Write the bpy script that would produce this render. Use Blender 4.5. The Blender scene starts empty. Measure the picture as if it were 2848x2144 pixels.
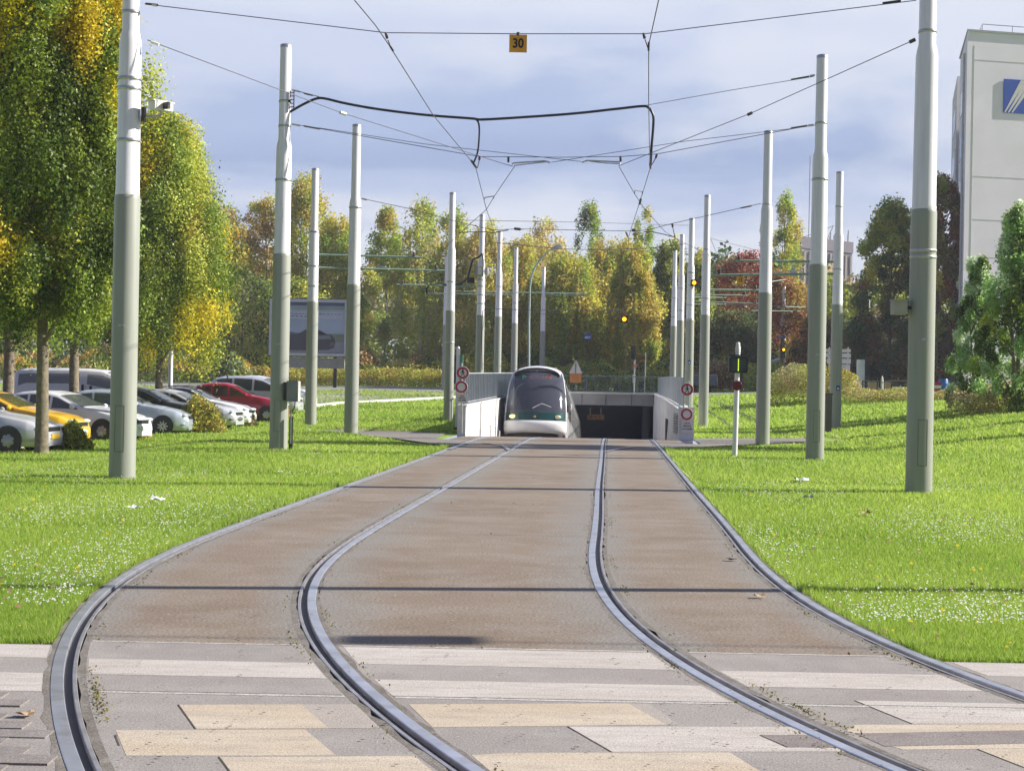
import bpy, math, random
import numpy as np
from mathutils import Vector, Matrix, Euler
random.seed(7); RNG = np.random.default_rng(7)
C = bpy.context.scene.collection
SC = bpy.context.scene

# ------------------------------------------------------------------ camera
F = 4200.0; HC = 1.545; ROLL = math.radians(1.1)
cam_d = bpy.data.cameras.new('camera'); cam = bpy.data.objects.new('camera', cam_d); C.objects.link(cam)
cam_d.sensor_width = 36.0; cam_d.lens = 36.0 * F / 2848.0
cam_d.clip_start = 0.1; cam_d.clip_end = 6000
cam.matrix_world = Matrix.Translation((0, 0, HC)) @ Matrix.Rotation(math.radians(90), 4, 'X') @ Matrix.Rotation(ROLL, 4, 'Z')
SC.camera = cam

# ------------------------------------------------------------------ light
SUN_FWD = math.radians(6); SUN_EL = math.radians(31)
sdir = Vector((math.cos(SUN_FWD) * math.cos(SUN_EL), math.sin(SUN_FWD) * math.cos(SUN_EL), math.sin(SUN_EL)))
sun_d = bpy.data.lights.new('sun', 'SUN'); sun_d.energy = 5.0; sun_d.angle = math.radians(0.5); sun_d.color = (1.0, 0.945, 0.85)
sun = bpy.data.objects.new('sun', sun_d); C.objects.link(sun)
sun.rotation_euler = sdir.to_track_quat('Z', 'Y').to_euler(); sun.location = (40, 10, 30)
SC.view_settings.view_transform = 'Standard'; SC.view_settings.look = 'None'
SC.view_settings.exposure = 0.92; SC.view_settings.gamma = 1.0
SC.cycles.max_bounces = 6; SC.cycles.transparent_max_bounces = 12
SC.cycles.sample_clamp_indirect = 4.0
world = bpy.data.worlds.new('World'); SC.world = world; world.use_nodes = True

def build_world():
    nt = world.node_tree; nt.nodes.clear(); N = nt.nodes.new; L = nt.links.new
    out = N('ShaderNodeOutputWorld')
    sky = N('ShaderNodeTexSky'); sky.sky_type = 'NISHITA'; sky.sun_disc = False
    sky.sun_elevation = SUN_EL; sky.sun_rotation = math.radians(90) - SUN_FWD
    sky.air_density = 1.0; sky.dust_density = 1.5
    bs = N('ShaderNodeBackground'); bs.inputs[1].default_value = 0.10; L(sky.outputs[0], bs.inputs[0])
    tc = N('ShaderNodeTexCoord'); sep = N('ShaderNodeSeparateXYZ'); L(tc.outputs['Generated'], sep.inputs[0])
    mp = N('ShaderNodeMapping'); mp.inputs['Scale'].default_value = (2.2, 2.2, 9.0); L(tc.outputs['Generated'], mp.inputs[0])
    n1 = N('ShaderNodeTexNoise'); n1.inputs['Scale'].default_value = 1.7; n1.inputs['Detail'].default_value = 9; n1.inputs['Roughness'].default_value = 0.55; n1.inputs['Distortion'].default_value = 0.35
    L(mp.outputs[0], n1.inputs['Vector'])
    mp2 = N('ShaderNodeMapping'); mp2.inputs['Scale'].default_value = (3.4, 3.4, 8.0); mp2.inputs['Location'].default_value = (3.1, 0.2, 0.7); L(tc.outputs['Generated'], mp2.inputs[0])
    n2 = N('ShaderNodeTexNoise'); n2.inputs['Scale'].default_value = 1.6; n2.inputs['Detail'].default_value = 8; n2.inputs['Roughness'].default_value = 0.5
    L(mp2.outputs[0], n2.inputs['Vector'])
    # elevation coordinate disturbed by noise
    a = N('ShaderNodeMath'); a.operation = 'MULTIPLY_ADD'; L(n1.outputs[0], a.inputs[0]); a.inputs[1].default_value = 0.13; a.inputs[2].default_value = -0.065
    b = N('ShaderNodeMath'); b.operation = 'ADD'; L(sep.outputs[2], b.inputs[0]); L(a.outputs[0], b.inputs[1])
    r = N('ShaderNodeValToRGB'); cr = r.color_ramp; cr.interpolation = 'EASE'
    def lin(c): return tuple(((x / 255) / 12.92 if x / 255 < .04045 else ((x / 255 + .055) / 1.055) ** 2.4) for x in c) + (1,)
    cr.elements[0].position = 0.0; cr.elements[0].color = lin((206, 212, 232))
    cr.elements[1].position = 1.0; cr.elements[1].color = lin((70, 110, 185))
    for p, c in ((0.100, (216, 221, 236)), (0.124, (176, 190, 224)), (0.145, (154, 171, 211)), (0.175, (170, 186, 222)), (0.212, (203, 212, 236)), (0.26, (222, 228, 244)), (0.40, (150, 178, 226)), (0.6, (92, 132, 200))):
        e = cr.elements.new(p); e.color = lin(c)
    L(b.outputs[0], r.inputs[0])
    # bright cloud patches
    r2 = N('ShaderNodeValToRGB'); r2.color_ramp.elements[0].position = 0.49; r2.color_ramp.elements[1].position = 0.63
    L(n2.outputs[0], r2.inputs[0])
    sc2 = N('ShaderNodeMath'); sc2.operation = 'MULTIPLY'; L(r2.outputs[0], sc2.inputs[0]); sc2.inputs[1].default_value = 0.72
    mx = N('ShaderNodeMix'); mx.data_type = 'RGBA'; L(sc2.outputs[0], mx.inputs[0]); L(r.outputs[0], mx.inputs[6]); mx.inputs[7].default_value = lin((226, 230, 242))
    # unseen sky behind the viewer set darker to cut fill light on poles
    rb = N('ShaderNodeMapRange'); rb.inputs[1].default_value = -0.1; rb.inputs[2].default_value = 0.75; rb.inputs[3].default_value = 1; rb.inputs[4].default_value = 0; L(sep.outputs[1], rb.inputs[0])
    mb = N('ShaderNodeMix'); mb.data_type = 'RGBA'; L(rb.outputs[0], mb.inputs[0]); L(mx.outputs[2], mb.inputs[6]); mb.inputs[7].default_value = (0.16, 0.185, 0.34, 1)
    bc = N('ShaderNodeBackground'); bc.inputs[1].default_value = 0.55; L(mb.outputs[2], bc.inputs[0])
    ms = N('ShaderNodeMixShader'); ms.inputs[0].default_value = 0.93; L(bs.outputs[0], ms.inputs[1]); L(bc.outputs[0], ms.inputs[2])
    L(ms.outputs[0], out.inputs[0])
build_world()

# ------------------------------------------------------------------ terrain + projection helpers
def sstep(a, b, x):
    t = np.clip((np.asarray(x, float) - a) / (b - a), 0, 1); return t * t * (3 - 2 * t)
def terrain(X, Y):
    X = np.asarray(X, float); Y = np.asarray(Y, float)
    rise = np.interp(Y, [0, 56, 66, 82, 100, 130, 5000], [0, 0, 0.25, 0.9, 1.12, 1.3, 1.3])
    park = -0.30 * sstep(-7.2, -9.8, X) * (1 - sstep(60, 74, Y))
    bank = np.clip(0.11 * (X - 9.3), 0, 1.0) * sstep(24, 42, Y) * (1 - 0.75 * sstep(60, 110, Y))
    un = 0.03 * np.sin(X * 0.7 + Y * 0.31) * np.sin(Y * 0.23 - X * 0.17) * sstep(3, 6, np.abs(X - 1)) 
    return rise + park + bank + un
def derot(px, py):
    x = px - 1424.0; y = py - 1072.0; c = math.cos(ROLL); s = math.sin(ROLL)
    return (x * c + y * s, -x * s + y * c)
def at(px, py, Z):
    x, y = derot(px, py); return Vector((x * Z / F, Z, HC - y * Z / F))
def gnd(px, py, z=0.0):
    x, y = derot(px, py); Z = F * (HC - z) / max(y, 1e-3); return Vector((x * Z / F, Z, z))
def ray(px, py, zmax=400):
    x, y = derot(px, py); Z = 3.0
    while Z < zmax:
        if HC - y * Z / F <= float(terrain(x * Z / F, Z)): break
        Z *= 1.004
    X = x * Z / F; return Vector((X, Z, float(terrain(X, Z))))
def foot(px, Z):  # ground point on image column px (at horizon row) at depth Z
    x, y = derot(px, 1150); X = x * Z / F; return Vector((X, Z, float(terrain(X, Z))))

# ------------------------------------------------------------------ materials
def lin3(r, g, b): return tuple(((x / 255) / 12.92 if x / 255 < .04045 else ((x / 255 + .055) / 1.055) ** 2.4) for x in (r, g, b))
MATS = {}
def mat(name, col, rough=0.6, metal=0.0, var=0.12, scale=4.0, bump=0.0, bscale=40.0, spec=0.5, coat=0.0, emit=None, estr=0, dirt=None, dscale=1.5):
    if name in MATS: return MATS[name]
    m = bpy.data.materials.new(name); m.use_nodes = True; nt = m.node_tree; bs = nt.nodes['Principled BSDF']; N = nt.nodes.new; L = nt.links.new
    bs.inputs['Roughness'].default_value = rough; bs.inputs['Metallic'].default_value = metal
    bs.inputs['Specular IOR Level'].default_value = spec; bs.inputs['Coat Weight'].default_value = coat
    tc = N('ShaderNodeTexCoord')
    co = tc.outputs['Object']
    if name.startswith('pole'):
        mp = N('ShaderNodeMapping'); mp.inputs['Scale'].default_value = (7, 7, .45); L(co, mp.inputs[0]); co = mp.outputs[0]
    n = N('ShaderNodeTexNoise'); n.inputs['Scale'].default_value = scale; n.inputs['Detail'].default_value = 6; L(co, n.inputs['Vector'])
    mr = N('ShaderNodeMapRange'); mr.inputs[1].default_value = 0.3; mr.inputs[2].default_value = 0.7; mr.inputs[3].default_value = 1 - var; mr.inputs[4].default_value = 1 + var
    L(n.outputs[0], mr.inputs[0])
    vm = N('ShaderNodeVectorMath'); vm.operation = 'SCALE'; vm.inputs[0].default_value = col[:3]; L(mr.outputs[0], vm.inputs['Scale'])
    src = vm.outputs[0]
    if dirt:
        n3 = N('ShaderNodeTexNoise'); n3.inputs['Scale'].default_value = dscale; n3.inputs['Detail'].default_value = 8; n3.inputs['Roughness'].default_value = 0.65; L(co, n3.inputs['Vector'])
        rp = N('ShaderNodeMapRange'); rp.inputs[1].default_value = 0.48; rp.inputs[2].default_value = 0.72; rp.inputs[3].default_value = 0; rp.inputs[4].default_value = 0.8; L(n3.outputs[0], rp.inputs[0])
        mx = N('ShaderNodeMix'); mx.data_type = 'RGBA'; L(rp.outputs[0], mx.inputs[0]); L(src, mx.inputs[6]); mx.inputs[7].default_value = tuple(dirt) + (1,)
        src = mx.outputs[2]
    L(src, bs.inputs['Base Color'])
    if bump:
        n2 = N('ShaderNodeTexNoise'); n2.inputs['Scale'].default_value = bscale; n2.inputs['Detail'].default_value = 4; L(tc.outputs['Object'], n2.inputs['Vector'])
        bp = N('ShaderNodeBump'); bp.inputs['Strength'].default_value = bump; bp.inputs['Distance'].default_value = 0.02; L(n2.outputs[0], bp.inputs['Height']); L(bp.outputs[0], bs.inputs['Normal'])
    if emit:
        bs.inputs['Emission Color'].default_value = tuple(emit) + (1,); bs.inputs['Emission Strength'].default_value = estr
    MATS[name] = m; return m

def ground_mat(name, c1, c2, c3, speck=0.25, rough=0.85, s1=0.55, s2=3.0, stretch=(1, 1, 1), speckscale=90, edge=None):
    """two noise scales plus a fine aggregate speckle"""
    if name in MATS: return MATS[name]
    m = bpy.data.materials.new(name); m.use_nodes = True; nt = m.node_tree; bs = nt.nodes['Principled BSDF']; N = nt.nodes.new; L = nt.links.new
    bs.inputs['Roughness'].default_value = rough; bs.inputs['Specular IOR Level'].default_value = 0.3
    tc = N('ShaderNodeTexCoord'); mp = N('ShaderNodeMapping'); mp.inputs['Scale'].default_value = stretch; L(tc.outputs['Object'], mp.inputs[0])
    def noise(sc, det=6, ro=0.6, src=mp.outputs[0]):
        n = N('ShaderNodeTexNoise'); n.inputs['Scale'].default_value = sc; n.inputs['Detail'].default_value = det; n.inputs['Roughness'].default_value = ro; L(src, n.inputs['Vector']); return n
    def rng(o, a, b, c=0, d=1):
        r = N('ShaderNodeMapRange'); r.inputs[1].default_value = a; r.inputs[2].default_value = b; r.inputs[3].default_value = c; r.inputs[4].default_value = d; L(o, r.inputs[0]); return r.outputs[0]
    def mix(f, a, b):
        x = N('ShaderNodeMix'); x.data_type = 'RGBA'; L(f, x.inputs[0])
        for i, v in ((6, a), (7, b)):
            if isinstance(v, tuple): x.inputs[i].default_value = tuple(v) + (1,)
            else: L(v, x.inputs[i])
        return x.outputs[2]
    a = mix(rng(noise(s1, 8, 0.62).outputs[0], 0.36, 0.64), c1, c2)
    b = mix(rng(noise(s2, 8, 0.7).outputs[0], 0.45, 0.75, 0, 0.75), a, c3)
    if edge:
        uv = N('ShaderNodeUVMap'); su = N('ShaderNodeSeparateXYZ'); L(uv.outputs[0], su.inputs[0]); m1 = N('ShaderNodeMath'); m1.operation = 'SUBTRACT'; L(su.outputs[0], m1.inputs[0]); m1.inputs[1].default_value = 0.5
        m2 = N('ShaderNodeMath'); m2.operation = 'ABSOLUTE'; L(m1.outputs[0], m2.inputs[0]); m3 = N('ShaderNodeMath'); m3.operation = 'MULTIPLY_ADD'; L(noise(0.9, 7, .65).outputs[0], m3.inputs[0]); m3.inputs[1].default_value = .42; L(m2.outputs[0], m3.inputs[2])
        b = mix(rng(m3.outputs[0], .46, .68, 0, .8), b, edge)
        b = mix(rng(noise(2.6, 9, .75).outputs[0], .60, .74, 0, .55), b, (0.115, 0.09, 0.07)); b = mix(rng(noise(1.1, 9, .7, tc.outputs['Generated']).outputs[0], .62, .75, 0, .5), b, (0.40, 0.37, 0.34))
    fs = rng(noise(speckscale, 3, 0.75, tc.outputs['Object']).outputs[0], 0.32, 0.68, 1 - speck, 1 + speck)
    vm = N('ShaderNodeVectorMath'); vm.operation = 'SCALE'; L(b, vm.inputs[0]); L(fs, vm.inputs['Scale']); L(vm.outputs[0], bs.inputs['Base Color'])
    bp = N('ShaderNodeBump'); bp.inputs['Strength'].default_value = 0.35; bp.inputs['Distance'].default_value = 0.01; L(noise(120, 3, 0.7, tc.outputs['Object']).outputs[0], bp.inputs['Height']); L(bp.outputs[0], bs.inputs['Normal'])
    MATS[name] = m; return m

def leaf_mat(name, trans=0.35, rough=0.5, spec=0.3):
    if name in MATS: return MATS[name]
    m = bpy.data.materials.new(name); m.use_nodes = True; nt = m.node_tree; nt.nodes.clear(); N = nt.nodes.new; L = nt.links.new
    out = N('ShaderNodeOutputMaterial'); at_ = N('ShaderNodeAttribute'); at_.attribute_name = 'tint'
    bs = N('ShaderNodeBsdfPrincipled'); bs.inputs['Roughness'].default_value = rough; bs.inputs['Specular IOR Level'].default_value = spec
    L(at_.outputs['Color'], bs.inputs['Base Color'])
    tr = N('ShaderNodeBsdfTranslucent'); vm = N('ShaderNodeVectorMath'); vm.operation = 'SCALE'; vm.inputs['Scale'].default_value = 1.5
    L(at_.outputs['Color'], vm.inputs[0]); L(vm.outputs[0], tr.inputs[0])
    ms = N('ShaderNodeMixShader'); ms.inputs[0].default_value = trans; L(bs.outputs[0], ms.inputs[1]); L(tr.outputs[0], ms.inputs[2]); L(ms.outputs[0], out.inputs[0])
    MATS[name] = m; return m

def glass_mat(name='car_glass', col=(0.02, 0.03, 0.035), alpha=0.75, rough=0.04):
    if name in MATS: return MATS[name]
    m = bpy.data.materials.new(name); m.use_nodes = True; nt = m.node_tree; bs = nt.nodes['Principled BSDF']; N = nt.nodes.new; L = nt.links.new
    bs.inputs['Base Color'].default_value = tuple(col) + (1,); bs.inputs['Roughness'].default_value = rough; bs.inputs['Specular IOR Level'].default_value = 0.9
    bs.inputs['Alpha'].default_value = alpha
    MATS[name] = m; return m

M_GREY = mat('pole_grey_green_paint', (0.30, 0.315, 0.28), 0.42, var=0.10, scale=2.0, dirt=(0.27, 0.28, 0.23), dscale=1.0)
M_WHITE = mat('pole_white_paint', (0.76, 0.75, 0.80), 0.34, var=0.06, scale=2.5, dirt=(0.60, 0.60, 0.63), dscale=0.8)
M_WIRE = mat('dark_wire', (0.10, 0.09, 0.12), 0.5, var=0.1)
M_CABLE = mat('black_feeder_cable', (0.015, 0.014, 0.03), 0.35, var=0.2)
M_STEEL = mat('galvanised_steel', (0.45, 0.46, 0.48), 0.35, 0.7, 0.15, 8)
M_RUST = mat('dark_fitting', (0.07, 0.05, 0.05), 0.6, var=0.3)
M_PORC = mat('porcelain_white', (0.75, 0.75, 0.72), 0.2)
M_GREENARM = mat('green_grey_arm_paint', (0.22, 0.30, 0.25), 0.45, var=0.1)
M_BLACK = mat('black_plastic', (0.015, 0.016, 0.018), 0.4, var=0.2)
M_RUBBER = mat('tyre_rubber', (0.02, 0.02, 0.022), 0.75, var=0.2)
M_RED = mat('sign_red', (0.42, 0.015, 0.05), 0.4, var=0.08)
M_SIGNW = mat('sign_white', (0.66, 0.64, 0.62), 0.4, var=0.06)
M_YEL = mat('sign_yellow', lin3(224, 160, 38), 0.45, var=0.08)
M_BLUE = mat('sign_blue', (0.03, 0.07, 0.33), 0.4, var=0.08)
M_CONC = mat('precast_concrete', (0.62, 0.61, 0.59), 0.8, var=0.1, scale=1.5, bump=0.2, dirt=(0.42, 0.41, 0.39), dscale=0.9)
M_CONCD = mat('weathered_concrete', (0.34, 0.34, 0.35), 0.85, var=0.14, scale=1.2, bump=0.2, dirt=(0.20, 0.20, 0.21), dscale=0.7)
M_GLASS = glass_mat()
M_BARK = mat('bark', (0.17, 0.14, 0.10), 0.9, var=0.4, scale=9, bump=0.8, bscale=14, dirt=(0.24, 0.22, 0.13), dscale=3)
M_BARKW = mat('birch_bark', (0.55, 0.53, 0.48), 0.8, var=0.3, scale=3, dirt=(0.06, 0.05, 0.05), dscale=2.5)
M_LEAF = leaf_mat('leaf', 0.28); M_LEAFF = leaf_mat('leaf_thin_birch', 0.5)
M_LEAFD = leaf_mat('leaf_thick', 0.25)
M_GRASSB = leaf_mat('grass_blade', 0.45, 0.6, 0.2)

# ------------------------------------------------------------------ mesh helpers
class MB:
    def __init__(s): s.v = []; s.f = []; s.sm = []
    def add(s, V, Fc, smooth=False):
        o = len(s.v); s.v += [tuple(p) for p in V]; s.f += [tuple(i + o for i in f) for f in Fc]; s.sm += [smooth] * len(Fc); return s
    def box(s, c, d, rot=None):
        V = []
        for sx in (-1, 1):
            for sy in (-1, 1):
                for sz in (-1, 1):
                    p = Vector((sx * d[0] / 2, sy * d[1] / 2, sz * d[2] / 2))
                    if rot is not None: p = rot @ p
                    V.append((p[0] + c[0], p[1] + c[1], p[2] + c[2]))
        return s.add(V, [(0, 1, 3, 2), (4, 6, 7, 5), (0, 4, 5, 1), (2, 3, 7, 6), (0, 2, 6, 4), (1, 5, 7, 3)])
    def tube(s, pts, r, n=8, cap=True):
        pts = [Vector(p) for p in pts]; rr = r if isinstance(r, (list, tuple)) else [r] * len(pts)
        V = []; up0 = None
        for i, p in enumerate(pts):
            t = (pts[min(i + 1, len(pts) - 1)] - pts[max(i - 1, 0)])
            t = t.normalized() if t.length > 1e-9 else Vector((0, 0, 1))
            if up0 is None: up0 = Vector((0, 0, 1)) if abs(t.z) < 0.9 else Vector((1, 0, 0))
            a = t.cross(up0)
            a = a.normalized() if a.length > 1e-6 else t.orthogonal().normalized()
            b = a.cross(t).normalized(); up0 = b
            for k in range(n):
                an = 2 * math.pi * k / n; q = p + (a * math.cos(an) + b * math.sin(an)) * rr[i]; V.append(q)
        Fc = [(i * n + k, i * n + (k + 1) % n, (i + 1) * n + (k + 1) % n, (i + 1) * n + k) for i in range(len(pts) - 1) for k in range(n)]
        s.add(V, Fc, True)
        if cap:
            s.add(V[:n], [tuple(range(n))[::-1]]); s.add(V[-n:], [tuple(range(n))])
        return s
    def lathe(s, prof, c=(0, 0, 0), n=20, cap=True, smooth=True, axis='z'):
        V = []
        for (r, z) in prof:
            for k in range(n):
                an = 2 * math.pi * k / n; q = (r * math.cos(an), r * math.sin(an), z)
                if axis == 'y': q = (q[0], q[2], q[1])
                if axis == 'x': q = (q[2], q[0], q[1])
                V.append((q[0] + c[0], q[1] + c[1], q[2] + c[2]))
        Fc = [(i * n + k, i * n + (k + 1) % n, (i + 1) * n + (k + 1) % n, (i + 1) * n + k) for i in range(len(prof) - 1) for k in range(n)]
        s.add(V, Fc, smooth)
        if cap: s.add(V[:n], [tuple(range(n))[::-1]]); s.add(V[-n:], [tuple(range(n))])
        return s
    def prism(s, poly, d):  # poly list of 3d pts (planar), extruded by vector d
        n = len(poly); d = Vector(d); V = [Vector(p) for p in poly] + [Vector(p) + d for p in poly]
        return s.add(V, [tuple(range(n))[::-1], tuple(range(n, 2 * n))] + [(i, (i + 1) % n, (i + 1) % n + n, i + n) for i in range(n)])
    def poly(s, pts): return s.add(pts, [tuple(range(len(pts)))])
    def grid(s, P, smooth=True, close=False):
        nr = len(P); nc = len(P[0]); V = [p for row in P for p in row]; Fc = []
        for i in range(nr - 1):
            for j in range(nc - (0 if close else 1)):
                j2 = (j + 1) % nc; Fc.append((i * nc + j, i * nc + j2, (i + 1) * nc + j2, (i + 1) * nc + j))
        return s.add(V, Fc, smooth)
    def build(s, name, m, parent=None, loc=None):
        me = bpy.data.meshes.new(name); me.from_pydata(s.v, [], s.f)
        me.polygons.foreach_set('use_smooth', s.sm); me.materials.append(m); me.update()
        o = bpy.data.objects.new(name, me); C.objects.link(o)
        if parent is not None: o.parent = parent
        if loc is not None: o.location = loc
        return o
def thing(name, label, cat, loc=(0, 0, 0), rz=0, group=None, kind=None):
    o = bpy.data.objects.new(name, None); C.objects.link(o); o.empty_display_size = 0.2
    o.location = loc; o.rotation_euler = (0, 0, rz); o['label'] = label; o['category'] = cat
    if group: o['group'] = group
    if kind: o['kind'] = kind
    return o
def tag(o, label, cat, group=None, kind=None):
    o['label'] = label; o['category'] = cat
    if group: o['group'] = group
    if kind: o['kind'] = kind
    return o
def struct(o): o['kind'] = 'structure'; return o
def copy_tree(o, parent=None):
    c = o.copy(); C.objects.link(c); c.parent = parent
    for ch in [q for q in C.objects if q.parent == o]: copy_tree(ch, c)
    return c
def text_obj(name, s, size, m, parent, loc, rot=(math.pi / 2, 0, 0), bold=0.0, depth=0.002, align='CENTER', sx=1.0):
    cu = bpy.data.curves.new(name, 'FONT'); cu.body = s; cu.size = size; cu.align_x = align; cu.align_y = 'CENTER'; cu.offset = bold; cu.extrude = depth
    t = bpy.data.objects.new(name, cu); C.objects.link(t)
    dg = bpy.context.evaluated_depsgraph_get(); me = bpy.data.meshes.new_from_object(t.evaluated_get(dg)); C.objects.unlink(t); bpy.data.objects.remove(t)
    me.materials.clear(); me.materials.append(m)
    o = bpy.data.objects.new(name, me); C.objects.link(o); o.parent = parent; o.location = loc; o.rotation_euler = rot; o.scale = (sx, 1, 1); return o

def leaf_cloud(name, P, size, col, m, parent=None, aspect=0.6, updir=0.0, sizevar=0.35, rng=RNG, nrm=None, nmix=0.75):
    """P (N,3) leaf centres, col (N,3)"""
    n = len(P)
    a = rng.normal(size=(n, 3)); a[:, 2] *= (1 - updir); a[:, 2] += 0 ; a /= np.linalg.norm(a, axis=1)[:, None]
    if nrm is not None:
        q = nrm + nmix * rng.normal(size=(n, 3)); q /= np.linalg.norm(q, axis=1)[:, None]; a -= (a * q).sum(1)[:, None] * q; a /= np.linalg.norm(a, axis=1)[:, None]; b = np.cross(q, a)
    else:
        b = rng.normal(size=(n, 3)); b -= (b * a).sum(1)[:, None] * a; b /= np.linalg.norm(b, axis=1)[:, None]
    s = (size if np.ndim(size) else np.full(n, size)) * (1 + sizevar * rng.normal(size=n)).clip(0.4, 1.9) * 0.5
    V = np.stack([P + a * s[:, None], P + b * (s * aspect)[:, None], P - a * s[:, None], P - b * (s * aspect)[:, None]], 1).reshape(-1, 3)
    return raw_quads(name, V, np.repeat(col, 4, 0), m, parent)
def raw_quads(name, V, col, m, parent=None, k=4):
    n = len(V) // k
    me = bpy.data.meshes.new(name); me.vertices.add(n * k); me.loops.add(n * k); me.polygons.add(n)
    me.vertices.foreach_set('co', V.astype(np.float32).ravel())
    me.loops.foreach_set('vertex_index', np.arange(n * k, dtype=np.int32))
    me.polygons.foreach_set('loop_start', np.arange(0, n * k, k, dtype=np.int32)); me.polygons.foreach_set('loop_total', np.full(n, k, dtype=np.int32))
    ca = me.color_attributes.new('tint', 'FLOAT_COLOR', 'CORNER')
    cc = np.ones((n * k, 4), np.float32); cc[:, :3] = np.clip(col, 0, 1); ca.data.foreach_set('color', cc.ravel())
    me.materials.append(m); me.update(calc_edges=True); me.validate()
    o = bpy.data.objects.new(name, me); C.objects.link(o)
    if parent is not None: o.parent = parent
    return o

# ------------------------------------------------------------------ track geometry
TY = [3, 4, 5, 6, 7, 8, 9, 10, 11, 12, 13, 14, 16, 18, 20, 22, 25, 28, 32, 36, 40, 45, 50, 59, 70, 88, 120]
TL = [0.55, 0.017, -.47, -.903, -1.279, -1.596, -1.852, -2.046, -2.18, -2.258, -2.284, -2.27, -2.168, -2.034, -1.89, -1.743, -1.527, -1.316, -1.038, -.758, -.475, -.114, .254, .93, 1.764, 3.1, 5.5]
TR = [4.171, 3.502, 2.941, 2.483, 2.119, 1.842, 1.647, 1.525, 1.464, 1.451, 1.473, 1.52, 1.65, 1.779, 1.9, 2.02, 2.209, 2.405, 2.664, 2.918, 3.174, 3.506, 3.851, 4.5, 5.326, 6.7, 9.1]
def smooth_interp(y, ty, tx):
    # Catmull-Rom through the table
    ty = np.array(ty, float); tx = np.array(tx, float); m = np.gradient(tx, ty)
    i = np.clip(np.searchsorted(ty, y) - 1, 0, len(ty) - 2); h = ty[i + 1] - ty[i]; t = (y - ty[i]) / h
    return (2 * t**3 - 3 * t**2 + 1) * tx[i] + (t**3 - 2 * t**2 + t) * h * m[i] + (-2 * t**3 + 3 * t**2) * tx[i + 1] + (t**3 - t**2) * h * m[i + 1]
YD = np.concatenate([np.arange(3.2, 20, 0.15), np.arange(20, 60, 0.5), np.arange(60, 116, 2.0)])
def center(tab): return np.stack([smooth_interp(YD, TY, tab), YD], 1)
CL, CR = center(TL), center(TR)
def offset(Cv, off):
    t = np.gradient(Cv, axis=0); t /= np.linalg.norm(t, axis=1)[:, None]
    return Cv + np.stack([t[:, 1], -t[:, 0]], 1) * off
def zt(Y):
    Y = np.asarray(Y, float); d = np.clip(Y - 42.2, 0, 16)
    return -0.0025 * d * d - 0.08 * np.clip(Y - 58.2, 0, 44)
def fX(Cv, off):
    P = offset(Cv, off); return lambda y: np.interp(y, P[:, 1], P[:, 0])
G = 0.7175; OUT = G + 0.086; INN = G - 0.092
eA0, eA1, eB0, eB1 = fX(CL, -OUT), fX(CL, -INN), fX(CL, INN), fX(CL, OUT)
eC0, eC1, eD0, eD1 = fX(CR, -OUT), fX(CR, -INN), fX(CR, INN), fX(CR, OUT)
UL0, UL1, UR0, UR1 = -1.68, -1.42, 5.22, 5.66   # ramp walls, in u = X - .075 (Y-47)
uX = lambda u: (lambda y: u + 0.075 * (np.asarray(y, float) - 47))

def ribbon(name, f0, f1, y0, y1, m, z=0.0, step=0.25, nx=1, zf=None):
    ys = np.append(np.arange(y0, y1, step), y1); rows = []
    for y in ys:
        a = float(f0(y)); b = float(f1(y)); zz = (float(zf(y)) if zf else 0.0) + z
        rows.append([(a + (b - a) * k / nx, y, zz) for k in range(nx + 1)])
    o = MB().grid(rows, smooth=False).build(name, m); uvl = o.data.uv_layers.new(name='UVMap'); nc = nx + 1
    for li, lp in enumerate(o.data.loops): uvl.data[li].uv = ((lp.vertex_index % nc) / nx, rows[lp.vertex_index // nc][0][1])
    return struct(o)

M_SLAB = ground_mat('track_slab_concrete', (0.190, 0.146, 0.108), (0.228, 0.182, 0.140), (0.265, 0.232, 0.198), 0.5, s1=0.45, s2=1.8, stretch=(0.8, 1.0, 1), speckscale=48, edge=(0.215, 0.203, 0.185))
M_GREYC = ground_mat('crossing_grey', (0.245, 0.222, 0.205), (0.285, 0.26, 0.24), (0.34, 0.315, 0.29), 0.35, s1=0.8, s2=3.0)
M_LIGHTC = ground_mat('crossing_pale', (0.43, 0.385, 0.345), (0.485, 0.445, 0.41), (0.30, 0.27, 0.245), 0.28, s1=1.2, s2=5.0, stretch=(0.6, 3, 1))
M_TANC = ground_mat('crossing_tan', (0.435, 0.355, 0.26), (0.49, 0.425, 0.34), (0.31, 0.27, 0.225), 0.28, s1=0.8, s2=4.0, stretch=(0.6, 2.5, 1))
M_DKASPH = ground_mat('asphalt_dark', (0.19, 0.165, 0.155), (0.23, 0.20, 0.19), (0.26, 0.24, 0.22), 0.35, s1=2, s2=6)
M_ASPH = ground_mat('road_asphalt', (0.24, 0.225, 0.22), (0.29, 0.27, 0.26), (0.33, 0.31, 0.30), 0.2, s1=0.15, s2=0.8, speckscale=10)
M_PARK = ground_mat('car_park_asphalt', (0.10, 0.095, 0.095), (0.13, 0.12, 0.12), (0.16, 0.15, 0.15), 0.2, s1=0.3, s2=1.2, speckscale=20)
M_DIRT = ground_mat('rail_bed_dirt', (0.055, 0.045, 0.035), (0.09, 0.075, 0.055), (0.12, 0.11, 0.06), 0.5, s1=3, s2=12)
M_SAND = ground_mat('sealing_mortar', (0.22, 0.20, 0.18), (0.15, 0.13, 0.11), (0.09, 0.08, 0.055), 0.5, s1=4, s2=14)
M_GROUND = ground_mat('lawn_soil_and_turf', (0.20, 0.30, 0.04), (0.27, 0.38, 0.055), (0.31, 0.35, 0.11), 0.45, 0.95, s1=0.18, s2=1.1, speckscale=16)

def lawn_colors(): pass
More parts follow.
